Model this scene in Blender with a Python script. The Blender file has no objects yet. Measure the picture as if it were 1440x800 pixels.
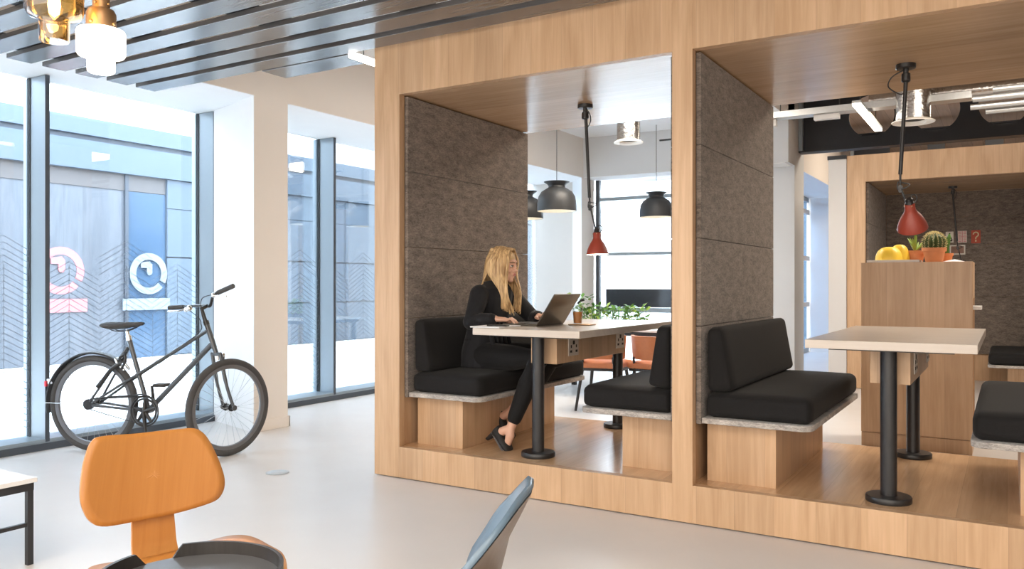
import bpy, bmesh, math, random
from mathutils import Vector, Matrix, noise
random.seed(7)
C = bpy.context.scene.collection
PI = math.pi
def R(d): return math.radians(d)

# ------------------------------------------------------------------ materials
MATS = {}
def new_mat(name):
    m = bpy.data.materials.new(name); m.use_nodes = True
    nt = m.node_tree; b = nt.nodes.get('Principled BSDF')
    MATS[name] = m
    return m, nt, b
def setin(b, **kw):
    for k, v in kw.items():
        k = k.replace('_', ' ')
        if k in b.inputs: b.inputs[k].default_value = v
def col(c): return (c[0], c[1], c[2], 1)
def N(nt, t, **kw):
    n = nt.nodes.new(t)
    for k, v in kw.items(): setattr(n, k, v)
    return n
def math_node(nt, op, a=None, b=None):
    n = N(nt, 'ShaderNodeMath', operation=op)
    for i, v in enumerate((a, b)):
        if v is None: continue
        if isinstance(v, (int, float)): n.inputs[i].default_value = v
        else: nt.links.new(v, n.inputs[i])
    return n.outputs[0]
def plain(name, c, rough=0.5, metal=0.0, var=0.06, scale=30, bump=0.0, spec=0.5, sheen=0.0, coat=0.0):
    m, nt, b = new_mat(name)
    setin(b, Roughness=rough, Metallic=metal, Specular_IOR_Level=spec, Sheen_Weight=sheen, Coat_Weight=coat)
    tc = N(nt, 'ShaderNodeTexCoord'); nz = N(nt, 'ShaderNodeTexNoise')
    nz.inputs['Scale'].default_value = scale; nz.inputs['Detail'].default_value = 4
    nt.links.new(tc.outputs['Object'], nz.inputs['Vector'])
    mx = N(nt, 'ShaderNodeMix', data_type='RGBA')
    mx.inputs[6].default_value = col([v*(1-var) for v in c]); mx.inputs[7].default_value = col([min(1, v*(1+var)) for v in c])
    nt.links.new(nz.outputs['Fac'], mx.inputs[0]); nt.links.new(mx.outputs[2], b.inputs['Base Color'])
    if bump:
        bp = N(nt, 'ShaderNodeBump'); bp.inputs['Strength'].default_value = bump; bp.inputs['Distance'].default_value = 0.004
        nt.links.new(nz.outputs['Fac'], bp.inputs['Height']); nt.links.new(bp.outputs[0], b.inputs['Normal'])
    return m
def wood(name, axis, c1, c2, rough=0.35, plank=0.19, seam=0.8, fine=34, var=0.16, coat=0.0):
    """straight-grained timber veneer; grain runs along axis, boards `plank` wide"""
    m, nt, b = new_mat(name)
    setin(b, Roughness=rough, Coat_Weight=coat, Coat_Roughness=0.2)
    tc = N(nt, 'ShaderNodeTexCoord'); sp = N(nt, 'ShaderNodeSeparateXYZ')
    nt.links.new(tc.outputs['Object'], sp.inputs[0])
    X, Y, Z = sp.outputs
    al, p, q = {'z': (Z, X, Y), 'y': (Y, X, Z), 'x': (X, Y, Z)}[axis]
    across = math_node(nt, 'ADD', p, q)
    bd = math_node(nt, 'DIVIDE', across, plank)
    fl = math_node(nt, 'FLOOR', bd); fr = math_node(nt, 'FRACT', bd)
    wn = N(nt, 'ShaderNodeTexWhiteNoise', noise_dimensions='1D'); nt.links.new(fl, wn.inputs['W'])
    off = math_node(nt, 'MULTIPLY', wn.outputs['Value'], 17.0)
    cb = N(nt, 'ShaderNodeCombineXYZ')
    nt.links.new(math_node(nt, 'MULTIPLY', across, fine), cb.inputs[0])
    nt.links.new(math_node(nt, 'ADD', math_node(nt, 'MULTIPLY', al, 1.6), off), cb.inputs[1])
    nt.links.new(off, cb.inputs[2])
    n1 = N(nt, 'ShaderNodeTexNoise'); n1.inputs['Scale'].default_value = 1.0; n1.inputs['Detail'].default_value = 5; n1.inputs['Roughness'].default_value = 0.62; n1.inputs['Distortion'].default_value = 0.6
    nt.links.new(cb.outputs[0], n1.inputs['Vector'])
    cb2 = N(nt, 'ShaderNodeCombineXYZ')
    nt.links.new(math_node(nt, 'MULTIPLY', across, 5.0), cb2.inputs[0])
    nt.links.new(math_node(nt, 'ADD', math_node(nt, 'MULTIPLY', al, 0.9), off), cb2.inputs[1])
    n2 = N(nt, 'ShaderNodeTexNoise'); n2.inputs['Scale'].default_value = 1.0; n2.inputs['Detail'].default_value = 3; n2.inputs['Distortion'].default_value = 1.5
    nt.links.new(cb2.outputs[0], n2.inputs['Vector'])
    s = math_node(nt, 'ADD', math_node(nt, 'MULTIPLY', n1.outputs['Fac'], 0.6), math_node(nt, 'MULTIPLY', n2.outputs['Fac'], 0.4))
    rp = N(nt, 'ShaderNodeValToRGB'); rp.color_ramp.elements[0].position = 0.36; rp.color_ramp.elements[1].position = 0.64
    rp.color_ramp.elements[0].color = col(c2); rp.color_ramp.elements[1].color = col(c1)
    nt.links.new(s, rp.inputs[0])
    k = math_node(nt, 'ADD', math_node(nt, 'MULTIPLY', wn.outputs['Value'], var), 1 - var*0.5)
    sm = math_node(nt, 'SUBTRACT', 1.0, math_node(nt, 'MULTIPLY', math_node(nt, 'LESS_THAN', fr, 0.012), 1-seam))
    k = math_node(nt, 'MULTIPLY', k, sm)
    vm = N(nt, 'ShaderNodeVectorMath', operation='SCALE')
    nt.links.new(rp.outputs[0], vm.inputs[0]); nt.links.new(k, vm.inputs['Scale'])
    nt.links.new(vm.outputs[0], b.inputs['Base Color'])
    bp = N(nt, 'ShaderNodeBump'); bp.inputs['Strength'].default_value = 0.08; bp.inputs['Distance'].default_value = 0.002
    nt.links.new(n1.outputs['Fac'], bp.inputs['Height']); nt.links.new(bp.outputs[0], b.inputs['Normal'])
    return m
OAK1, OAK2 = (0.61, 0.405, 0.248), (0.47, 0.295, 0.165)
oak_z = wood('oak_upright_grain', 'z', OAK1, OAK2, 0.38)
oak_y = wood('oak_deck', 'y', (0.68, 0.44, 0.255), (0.53, 0.325, 0.175), 0.22, coat=0.2)
oak_x = wood('oak_ceiling_veneer', 'x', OAK1, OAK2, 0.22, plank=0.6, coat=0.25)
pale = wood('pale_laminate', 'x', (0.60, 0.535, 0.475), (0.53, 0.465, 0.405), 0.3, plank=3.0, seam=1.0, fine=40, var=0.02)
slat_m = wood('dark_stained_timber', 'x', (0.125, 0.118, 0.115), (0.07, 0.066, 0.065), 0.26, plank=0.5, seam=1.0, fine=50, var=0.2, coat=0.35)
ply_orange = wood('orange_plywood', 'z', (0.50, 0.215, 0.052), (0.42, 0.165, 0.034), 0.33, plank=0.9, seam=1.0, fine=42, var=0.04)
ply_black = wood('black_stained_plywood', 'z', (0.035, 0.031, 0.029), (0.018, 0.016, 0.015), 0.4, plank=0.4, seam=1.0, fine=60)
ply_brown = wood('brown_plywood', 'z', (0.17, 0.12, 0.085), (0.12, 0.083, 0.058), 0.4, plank=0.9, seam=1.0, fine=40)
timber_ceil = wood('raw_timber_soffit', 'y', (0.48, 0.36, 0.26), (0.38, 0.28, 0.2), 0.6, plank=0.17, seam=0.05, var=0.25)

def felt(name, c, scale=260):
    m, nt, b = new_mat(name); setin(b, Roughness=0.95, Specular_IOR_Level=0.15, Sheen_Weight=0.2)
    tc = N(nt, 'ShaderNodeTexCoord'); mp = N(nt, 'ShaderNodeMapping'); mp.inputs['Scale'].default_value = (0.35, 0.35, 1)
    nt.links.new(tc.outputs['Object'], mp.inputs[0])
    n1 = N(nt, 'ShaderNodeTexNoise'); n1.inputs['Scale'].default_value = scale; n1.inputs['Detail'].default_value = 3; n1.inputs['Distortion'].default_value = 1.0
    n2 = N(nt, 'ShaderNodeTexNoise'); n2.inputs['Scale'].default_value = scale*0.22; n2.inputs['Detail'].default_value = 3
    for n in (n1, n2): nt.links.new(mp.outputs[0], n.inputs['Vector'])
    s = math_node(nt, 'ADD', math_node(nt, 'MULTIPLY', n1.outputs['Fac'], 0.6), math_node(nt, 'MULTIPLY', n2.outputs['Fac'], 0.4))
    rp = N(nt, 'ShaderNodeValToRGB'); rp.color_ramp.elements[0].position = 0.36; rp.color_ramp.elements[1].position = 0.66
    rp.color_ramp.elements[0].color = col([v*0.55 for v in c]); rp.color_ramp.elements[1].color = col([v*1.45 for v in c])
    nt.links.new(s, rp.inputs[0]); nt.links.new(rp.outputs[0], b.inputs['Base Color'])
    bp = N(nt, 'ShaderNodeBump'); bp.inputs['Strength'].default_value = 0.35; bp.inputs['Distance'].default_value = 0.004
    nt.links.new(s, bp.inputs['Height']); nt.links.new(bp.outputs[0], b.inputs['Normal'])
    return m
felt_m = felt('brown_grey_felt', (0.20, 0.168, 0.145), 130)
felt_edge = felt('light_grey_felt', (0.40, 0.37, 0.345), 180)
fabric = plain('black_wool_fabric', (0.0115, 0.011, 0.0115), 0.85, var=0.3, scale=380, bump=0.25, spec=0.2, sheen=0.04)
jacket_m = plain('black_crepe', (0.0125, 0.013, 0.016), 0.8, var=0.2, scale=200, bump=0.1, spec=0.25, sheen=0.08)
trouser_m = plain('black_twill', (0.010, 0.010, 0.011), 0.8, var=0.2, scale=300, bump=0.1, spec=0.2, sheen=0.05)
shoe_m = plain('black_suede', (0.012, 0.011, 0.011), 0.7, var=0.2, scale=200)
sole_m = plain('grey_sole', (0.20, 0.19, 0.19), 0.6)
black_metal = plain('black_powder_coat', (0.022, 0.022, 0.024), 0.38, var=0.1, scale=60)
dark_grey = plain('dark_grey_paint', (0.035, 0.038, 0.042), 0.45)
steel_dark = plain('dark_painted_steel', (0.018, 0.022, 0.030), 0.55)
chrome = plain('polished_steel', (0.75, 0.74, 0.72), 0.16, metal=1, var=0.03)
foil = plain('crinkled_foil', (0.50, 0.49, 0.48), 0.2, metal=1, var=0.15, scale=32, bump=1.0)
zinc = plain('galvanised_steel', (0.55, 0.57, 0.58), 0.4, metal=0.8, var=0.1, scale=40)
brass = plain('brushed_brass', (0.55, 0.37, 0.20), 0.35, metal=0.9, var=0.1)
brass_d = plain('aged_brass', (0.40, 0.25, 0.13), 0.4, metal=0.75, var=0.1)
red_lamp = plain('brick_red_enamel', (0.36, 0.062, 0.040), 0.42, var=0.05)
white_in = plain('white_enamel', (0.85, 0.82, 0.76), 0.5)
wall_white = plain('white_plaster', (0.84, 0.85, 0.86), 0.8, var=0.02, scale=6)
wall_beige = plain('warm_white_plaster', (0.74, 0.695, 0.65), 0.85, var=0.02, scale=5)
wall_grey = plain('pale_grey_plaster', (0.66, 0.68, 0.70), 0.85, var=0.02, scale=5)
frame_m = plain('blue_grey_aluminium', (0.30, 0.36, 0.41), 0.35, var=0.03, metal=0.2)
frame_d = plain('anthracite_aluminium', (0.075, 0.09, 0.11), 0.4, var=0.03, metal=0.2)
frit_m = plain('grey_glass_print', (0.20, 0.225, 0.26), 0.6)
gasket = plain('black_gasket', (0.03, 0.035, 0.04), 0.6)
stone_w = plain('white_stone', (0.86, 0.85, 0.83), 0.8, var=0.05, scale=3)
facade_m = plain('blue_grey_cladding', (0.066, 0.088, 0.116), 0.5, var=0.12, scale=0.6)
facade_d = plain('dark_cladding_joint', (0.035, 0.042, 0.055), 0.5)
facade_b = wood('timber_entrance_boards', 'z', (0.10, 0.105, 0.12), (0.07, 0.078, 0.092), 0.4, plank=0.3, seam=0.7, fine=20)
facade_h = plain('brown_grey_lintel', (0.075, 0.066, 0.065), 0.5)
glass_dk = plain('dark_entrance_glass', (0.035, 0.07, 0.12), 0.15, var=0.2, scale=1.2)
pink_m = plain('coral_sign_paint', (0.36, 0.135, 0.14), 0.5, var=0.02)
white_reflection_lettering = plain('white_reflection_and_lettering_paint', (0.17, 0.19, 0.21), 0.5, var=0.02)  # colours the painted reflection of the ring sign, and the bicycle lettering
paving = plain('pale_paving', (0.82, 0.81, 0.79), 0.8, var=0.06, scale=2)
terracotta = plain('terracotta', (0.68, 0.27, 0.12), 0.75, var=0.12, scale=25)
cactus_m = plain('cactus_green', (0.065, 0.095, 0.028), 0.6, var=0.35, scale=40)
spine_m = plain('cream_spines', (0.85, 0.74, 0.42), 0.6)
leaf_m = plain('leaf_green', (0.085, 0.22, 0.035), 0.4, var=0.5, scale=14)
leaf_l = plain('lime_leaf_green', (0.27, 0.40, 0.07), 0.4, var=0.4, scale=14)
yellow_m = plain('yellow_plastic', (0.93, 0.62, 0.06), 0.4, var=0.08, scale=12)
tan_m = plain('tan_leather', (0.55, 0.20, 0.085), 0.45, var=0.1, scale=30)
table_w = plain('white_laminate', (0.80, 0.80, 0.79), 0.35, var=0.02)
marble = plain('white_marble', (0.80, 0.79, 0.78), 0.25, var=0.06, scale=7)
skin_m = plain('skin', (0.66, 0.385, 0.275), 0.5, var=0.06, scale=60)
lips_m = plain('lips', (0.50, 0.17, 0.15), 0.45)
eye_m = plain('eye_dark', (0.05, 0.04, 0.035), 0.3)
brow_m = plain('eyebrow', (0.20, 0.12, 0.06), 0.7)
laptop_m = plain('dark_laptop_shell', (0.10, 0.085, 0.065), 0.3, metal=0.6, var=0.1)
laptop_k = plain('laptop_keys', (0.015, 0.015, 0.016), 0.5)
coffee_m = plain('iced_coffee', (0.50, 0.22, 0.08), 0.25, var=0.15, scale=25)
paper_m = plain('white_paper', (0.82, 0.82, 0.84), 0.7)
shell_blue = plain('blue_grey_shell', (0.10, 0.15, 0.20), 0.32, var=0.05, spec=0.6)
tray_in = plain('grey_tray_lining', (0.075, 0.075, 0.078), 0.35)
rubber = plain('black_rubber', (0.055, 0.053, 0.053), 0.75, var=0.2, scale=90)
bike_paint = plain('charcoal_bike_paint', (0.062, 0.070, 0.080), 0.35, var=0.05, coat=0.3)
rim_m = plain('grey_alloy_rim', (0.17, 0.175, 0.19), 0.35, metal=0.4)
red_refl = plain('red_reflector', (0.8, 0.05, 0.08), 0.3)
socket_m = plain('brushed_socket_plate', (0.62, 0.57, 0.52), 0.4, metal=0.3)
card_w = plain('white_card', (0.75, 0.72, 0.66), 0.7)
card_r = plain('red_card', (0.45, 0.085, 0.05), 0.7)
card_p = plain('pink_card', (0.62, 0.30, 0.30), 0.7)
ink = plain('black_ink', (0.03, 0.027, 0.025), 0.7)
cream_ink = plain('cream_ink', (0.8, 0.72, 0.5), 0.7)
photo_m = plain('brown_photo_print', (0.26, 0.15, 0.11), 0.6, var=0.6, scale=22)
white_paint = plain('white_painted_panel', (0.62, 0.61, 0.60), 0.6, var=0.01)
plinth_dk = plain('shadow_gap_black', (0.015, 0.012, 0.01), 0.8)

# floor: pale poured resin with faint mottling
m, nt, b = new_mat('pale_resin_floor'); setin(b, Roughness=0.34, Specular_IOR_Level=0.45)
tc = N(nt, 'ShaderNodeTexCoord'); n1 = N(nt, 'ShaderNodeTexNoise'); n1.inputs['Scale'].default_value = 1.1; n1.inputs['Detail'].default_value = 6
nt.links.new(tc.outputs['Object'], n1.inputs['Vector'])
rp = N(nt, 'ShaderNodeValToRGB'); rp.color_ramp.elements[0].position = 0.3; rp.color_ramp.elements[1].position = 0.7
rp.color_ramp.elements[0].color = (0.62, 0.59, 0.57, 1); rp.color_ramp.elements[1].color = (0.67, 0.64, 0.62, 1)
nt.links.new(n1.outputs['Fac'], rp.inputs[0]); nt.links.new(rp.outputs[0], b.inputs['Base Color'])
n2 = N(nt, 'ShaderNodeTexNoise'); n2.inputs['Scale'].default_value = 5; n2.inputs['Detail'].default_value = 4
nt.links.new(tc.outputs['Object'], n2.inputs['Vector'])
nt.links.new(math_node(nt, 'ADD', math_node(nt, 'MULTIPLY', n2.outputs['Fac'], 0.16), 0.26), b.inputs['Roughness'])
floor_m = m

def emit(name, c, s):
    m, nt, b = new_mat(name)
    setin(b, Base_Color=col(c), Emission_Color=col(c), Emission_Strength=s)
    return m
led_m = emit('lit_diffuser', (1, 0.93, 0.82), 6.0)
bulb_m = emit('warm_bulb', (1, 0.78, 0.42), 30.0)
opal_m = emit('lit_opal_glass', (1, 0.93, 0.82), 2.2)
lampglow = emit('warm_white_lamp', (1, 0.86, 0.62), 5.0)

def thin_glass(name, tint=(1, 1, 1), refl=0.5, rough=0.0, blend=0.0):
    m = bpy.data.materials.new(name); m.use_nodes = True; nt = m.node_tree; nt.nodes.clear(); MATS[name] = m
    o = N(nt, 'ShaderNodeOutputMaterial'); t = N(nt, 'ShaderNodeBsdfTransparent'); g = N(nt, 'ShaderNodeBsdfGlossy')
    t.inputs[0].default_value = col(tint); g.inputs['Roughness'].default_value = rough; g.inputs[0].default_value = (1, 1, 1, 1)
    fr = N(nt, 'ShaderNodeFresnel'); fr.inputs[0].default_value = 1.45
    k = math_node(nt, 'ADD', math_node(nt, 'MULTIPLY', fr.outputs[0], refl), blend)
    mx = N(nt, 'ShaderNodeMixShader'); nt.links.new(k, mx.inputs[0]); nt.links.new(t.outputs[0], mx.inputs[1]); nt.links.new(g.outputs[0], mx.inputs[2])
    nt.links.new(mx.outputs[0], o.inputs[0])
    return m
pane_m = thin_glass('window_glass', (0.93, 0.97, 0.99), 0.7)
amber_m = thin_glass('amber_glass', (0.86, 0.60, 0.26), 0.9, 0.02, 0.05)
cup_m = thin_glass('clear_cup_plastic', (0.95, 0.945, 0.93), 0.25, 0.1, 0.0)

# ------------------------------------------------------------------ mesh helpers
class MB:
    """collects shapes in world (or local) coordinates, then links them as one mesh"""
    def __init__(s): s.v = []; s.f = []; s.m = []; s.mi = 0
    def add(s, vs, fs):
        o = len(s.v); s.v += [tuple(p) for p in vs]
        for f in fs: s.f.append([i+o for i in f]); s.m.append(s.mi)
        return s
    def box(s, x0, x1, y0, y1, z0, z1):
        v = [(x, y, z) for z in (z0, z1) for y in (y0, y1) for x in (x0, x1)]
        return s.add(v, [(0, 2, 3, 1), (4, 5, 7, 6), (0, 1, 5, 4), (2, 6, 7, 3), (0, 4, 6, 2), (1, 3, 7, 5)])
    def obox(s, c, ax, ay, az):
        c, ax, ay, az = map(Vector, (c, ax, ay, az))
        v = [c + ax*i + ay*j + az*k for k in (-1, 1) for j in (-1, 1) for i in (-1, 1)]
        return s.add(v, [(0, 2, 3, 1), (4, 5, 7, 6), (0, 1, 5, 4), (2, 6, 7, 3), (0, 4, 6, 2), (1, 3, 7, 5)])
    def tube(s, pts, r, n=10, closed=False, caps=True):
        pts = [Vector(p) for p in pts]; L = len(pts)
        rr = r if isinstance(r, (list, tuple)) else [r]*L
        rings = []; prev = None
        for i, p in enumerate(pts):
            if closed: t = pts[(i+1) % L] - pts[i-1]
            else: t = pts[min(i+1, L-1)] - pts[max(i-1, 0)]
            if t.length < 1e-9: t = Vector((0, 0, 1))
            t.normalize()
            if prev is None: u = t.orthogonal().normalized()
            else:
                u = prev - t*prev.dot(t)
                u = u.normalized() if u.length > 1e-6 else t.orthogonal().normalized()
            prev = u; w = t.cross(u)
            rings.append([p + (u*math.cos(2*PI*k/n) + w*math.sin(2*PI*k/n))*rr[i] for k in range(n)])
        vs = [q for g in rings for q in g]; fs = []
        for i in range(L if closed else L-1):
            j = (i+1) % L
            for k in range(n): fs.append((i*n+k, i*n+(k+1) % n, j*n+(k+1) % n, j*n+k))
        if caps and not closed: fs += [tuple(reversed(range(n))), tuple((L-1)*n+k for k in range(n))]
        return s.add(vs, fs)
    def lathe(s, prof, c=(0, 0, 0), axis=(0, 0, 1), n=32):
        """prof = [(r, h)...] revolved about axis through c"""
        a = Vector(axis).normalized(); u = a.orthogonal().normalized(); w = a.cross(u); c = Vector(c)
        vs = []; fs = []; L = len(prof)
        for r, h in prof:
            for k in range(n):
                t = 2*PI*k/n; vs.append(c + a*h + (u*math.cos(t) + w*math.sin(t))*max(r, 1e-5))
        for i in range(L-1):
            for k in range(n): fs.append((i*n+k, i*n+(k+1) % n, (i+1)*n+(k+1) % n, (i+1)*n+k))
        return s.add(vs, fs)
    def cyl(s, p0, p1, r, n=24): return s.tube([p0, p1], r, n)
    def ell(s, c, u, v, w, nu=16, nv=10):
        c, u, v, w = map(Vector, (c, u, v, w)); vs = []; fs = []
        for i in range(nv+1):
            ph = PI*i/nv
            for k in range(nu):
                th = 2*PI*k/nu; vs.append(c + u*(math.sin(ph)*math.cos(th)) + v*(math.sin(ph)*math.sin(th)) + w*math.cos(ph))
        for i in range(nv):
            for k in range(nu): fs.append((i*nu+k, (i+1)*nu+k, (i+1)*nu+(k+1) % nu, i*nu+(k+1) % nu))
        return s.add(vs, fs)
    def sph(s, c, r, nu=16, nv=10): return s.ell(c, (r, 0, 0), (0, r, 0), (0, 0, r), nu, nv)
    def loft(s, secs, n=20):
        """secs: (centre, u half-axis, v half-axis)"""
        vs = []; fs = []; L = len(secs)
        for c, u, v in secs:
            c, u, v = Vector(c), Vector(u), Vector(v)
            for k in range(n): t = 2*PI*k/n; vs.append(c + u*math.cos(t) + v*math.sin(t))
        for i in range(L-1):
            for k in range(n): fs.append((i*n+k, i*n+(k+1) % n, (i+1)*n+(k+1) % n, (i+1)*n+k))
        fs += [tuple(reversed(range(n))), tuple((L-1)*n+k for k in range(n))]
        return s.add(vs, fs)
    def prism(s, poly, e0, d, frame=None):
        """poly of 2D points mapped by frame(a, b) -> Vector, extruded by vector d"""
        a = [Vector(frame(*p)) for p in poly]; d = Vector(d); n = len(a)
        vs = a + [p + d for p in a]
        fs = [tuple(reversed(range(n))), tuple(range(n, 2*n))] + [(i, (i+1) % n, n+(i+1) % n, n+i) for i in range(n)]
        return s.add(vs, fs)
    def strip(s, top, bot):
        n = len(top); return s.add(list(top)+list(bot), [(i, i+1, n+i+1, n+i) for i in range(n-1)])
    def cushion(s, c, h, r, puff=0.0, n=14):
        c = Vector(c); hx, hy, hz = h; vs = {}; out = []; fs = []
        tt = [-1+2*i/n for i in range(n+1)]
        tt = [math.copysign(abs(t)**0.55, t) for t in tt]
        def V(i, j, k):
            key = (i, j, k)
            if key not in vs:
                p = Vector((tt[i]*hx, tt[j]*hy, tt[k]*hz))
                q = Vector([max(-(a-r), min(a-r, b)) for a, b in zip((hx, hy, hz), p)])
                d = p - q
                p = q + (d.normalized()*r if d.length > 1e-9 else d)
                if puff: p.z += puff*(1-tt[i]**2)*(1-tt[j]**4)*(1 if tt[k] > 0 else 0)
                vs[key] = len(out); out.append(c + p)
            return vs[key]
        for a in range(n):
            for b_ in range(n):
                for e in (0, n):
                    q = [(a, b_), (a+1, b_), (a+1, b_+1), (a, b_+1)]
                    if e == 0: q.reverse()
                    fs.append([V(i, j, e) for i, j in q])
                    fs.append([V(e, i, j) for i, j in q])
                    fs.append([V(j, e, i) for i, j in q])
        return s.add(out, fs)
    def build(s, name, mat, parent=None, smooth=True, bevel=0.0, local=False, seg=2, angle=38):
        me = bpy.data.meshes.new(name)
        o = bpy.data.objects.new(name, me); C.objects.link(o)
        off = Vector((0, 0, 0))
        if parent is not None:
            o.parent = parent
            if not local: off = origin(parent)
        me.from_pydata([tuple(Vector(p)-off) for p in s.v], [], s.f); me.update()
        mats = mat if isinstance(mat, (list, tuple)) else [mat]
        for q in mats: me.materials.append(q)
        if len(mats) > 1: me.polygons.foreach_set('material_index', s.m)
        bm = bmesh.new(); bm.from_mesh(me); bmesh.ops.recalc_face_normals(bm, faces=bm.faces); bm.to_mesh(me); bm.free()
        if smooth:
            me.polygons.foreach_set('use_smooth', [True]*len(me.polygons)); me.set_sharp_from_angle(angle=R(angle))
        if bevel:
            bv = o.modifiers.new('edge', 'BEVEL'); bv.width = bevel; bv.segments = seg; bv.limit_method = 'ANGLE'; bv.angle_limit = R(50); bv.harden_normals = False
        return o
def origin(o):
    v = Vector((0, 0, 0))
    while o is not None: v += o.location; o = o.parent
    return v
def tag(o, label=None, cat=None, group=None, kind=None):
    if label: o['label'] = label
    if cat: o['category'] = cat
    if group: o['group'] = group
    if kind: o['kind'] = kind
    return o
def thing(name, label, cat, loc=(0, 0, 0), rotz=0.0, group=None, kind=None):
    o = bpy.data.objects.new(name, None); C.objects.link(o); o.location = loc; o.rotation_euler = (0, 0, rotz)
    o.empty_display_size = 0.1
    return tag(o, label, cat, group, kind)
def dup(root, loc, rotz=0.0, label=None, group=None):
    def cp(o, par):
        c = o.copy(); C.objects.link(c); c.parent = par
        for ch in list(o.children): cp(ch, c)
        return c
    r = cp(root, None); r.location = loc; r.rotation_euler = (0, 0, rotz)
    if label: r['label'] = label
    if group: r['group'] = group
    return r
def struct(name, mb, mat, parent=None, **kw):
    o = mb.build(name, mat, parent, **kw)
    if parent is None: o['kind'] = 'structure'
    return o
def spline(pts, n=8, closed=False):
    P = [Vector(p) for p in pts]; out = []; L = len(P)
    rng = range(L if closed else L-1)
    for i in rng:
        p0 = P[i-1] if (closed or i > 0) else P[0]; p1 = P[i]; p2 = P[(i+1) % L]; p3 = P[(i+2) % L] if (closed or i+2 < L) else P[L-1]
        for k in range(n):
            t = k/n
            out.append(0.5*((2*p1) + (p2-p0)*t + (2*p0-5*p1+4*p2-p3)*t*t + (3*p1-p0-3*p2+p3)*t**3))
    if not closed: out.append(P[-1])
    return out
def arc(c, u, w, r, a0, a1, n=24):
    c, u, w = Vector(c), Vector(u), Vector(w)
    return [c + (u*math.cos(R(a0+(a1-a0)*i/n)) + w*math.sin(R(a0+(a1-a0)*i/n)))*r for i in range(n+1)]
def remesh(mb, name, mat, parent, vox, smooth_it=4, local=False):
    """unite overlapping closed shapes into one continuous surface"""
    o = mb.build(name, mat, parent, local=local)
    r = o.modifiers.new('unite', 'REMESH'); r.mode = 'VOXEL'; r.voxel_size = vox; r.use_smooth_shade = True
    s = o.modifiers.new('soften', 'SMOOTH'); s.iterations = smooth_it; s.factor = 0.5
    dg = bpy.context.evaluated_depsgraph_get(); ev = o.evaluated_get(dg)
    me = bpy.data.meshes.new_from_object(ev); o.modifiers.clear(); old = o.data; o.data = me; bpy.data.meshes.remove(old)
    me.materials.clear()
    for q in (mat if isinstance(mat, (list, tuple)) else [mat]): me.materials.append(q)
    me.polygons.foreach_set('use_smooth', [True]*len(me.polygons))
    return o

# ------------------------------------------------------------------ camera
F = 1147.0; TH = math.atan(698/F); H = 1.2
cam = bpy.data.cameras.new('camera'); co = bpy.data.objects.new('camera', cam); C.objects.link(co)
co.location = (0, 0, H); co.rotation_euler = (PI/2, 0, TH); cam.sensor_width = 36; cam.lens = 36*F/1440; cam.clip_start = 0.05; cam.clip_end = 200
bpy.context.scene.camera = co

# ------------------------------------------------------------------ setting
WX = -5.22      # inner face of the left wall
GX = -6.20      # plane of the glass
HZ = 2.737      # underside of the window heads
struct('floor', MB().box(-6.25, 4.5, -3.5, 18, -0.05, 0), floor_m, smooth=False)
struct('ground', MB().box(-14, -6.25, -12, 30, -0.06, -0.005).box(-6.25, 6, 18, 32, -0.06, -0.005), paving, smooth=False)
struct('ceiling', MB().box(-6.2, 4.5, -3.5, 5.6, 3.3, 3.4).box(-6.2, -2.36, 5.6, 10.9, 3.3, 3.4).box(-2.44, -2.36, 5.6, 10.9, 3.4, 4.1).box(-2.36, 4.5, 5.5, 5.6, 3.4, 4.1), wall_white, smooth=False)
c2 = struct('ceiling_timber', MB().box(-3.2, 4.6, 5.6, 18.1, 3.80, 3.9), timber_ceil, smooth=False)
struct('wall_back', MB().box(-6.2, 4.6, -3.6, -3.5, 0, 3.4), wall_beige, smooth=False)
struct('wall_right', MB().box(4.5, 4.6, -3.5, 18, 0, 4.1), wall_beige, smooth=False)
# left wall: piers and heads between deep window reveals
wl = MB()
for y0, y1, sp in ((-3.5, -1.2, 0.0), (4.56, 4.92, 0.30), (8.2, 8.55, 0.0), (10.5, 10.9, 1.2)):
    wl.prism([(GX-0.06, y0+sp), (WX, y0), (WX, y1), (GX-0.06, y1)], 0, (0, 0, HZ), lambda a, b_: Vector((a, b_, 0)))
wl.box(GX-0.06, WX, -3.5, 12.1, HZ, 4.1)
struct('wall_left', wl, None or [wall_beige], smooth=False)
# white linings of the reveals
rv = MB()
rv.prism([(GX+0.02, 4.557+0.276), (WX-0.001, 4.556), (WX-0.001, 4.561), (GX+0.02, 4.561+0.276)], 0, (0, 0, HZ), lambda a, b_: Vector((a, b_, 0))).prism([(GX+0.02, 10.497+1.1), (WX-0.001, 10.496), (WX-0.001, 10.501), (GX+0.02, 10.501+1.1)], 0, (0, 0, HZ), lambda a, b_: Vector((a, b_, 0))).box(GX+0.02, WX-0.001, 8.195, 8.2001, 0, HZ)
for y0, y1 in ((-1.2, 4.83), (4.93, 8.2), (8.55, 11.6)): rv.box(GX, WX-0.001, y0, y1, HZ-0.006, HZ+0.0001)
struct('trim_1', rv, wall_white, smooth=False)
bs = MB().box(WX, WX+0.014, 4.545, 4.935, 0, 0.09).box(WX-0.6, WX+0.014, 4.92, 4.934, 0, 0.09)
struct('baseboard_left', bs, wall_beige, bevel=0.003)
# far wall
fw = MB().box(-5.22, -2.36, 10.55, 11.46, HZ, 4.1).box(-2.95, -2.36, 10.9, 11.46, 0, HZ)
struct('wall_far', fw, wall_grey, smooth=False)
struct('trim_2', MB().box(-5.22, -2.4, 10.552, 10.95, HZ-0.006, HZ), wall_white, smooth=False)
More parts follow.
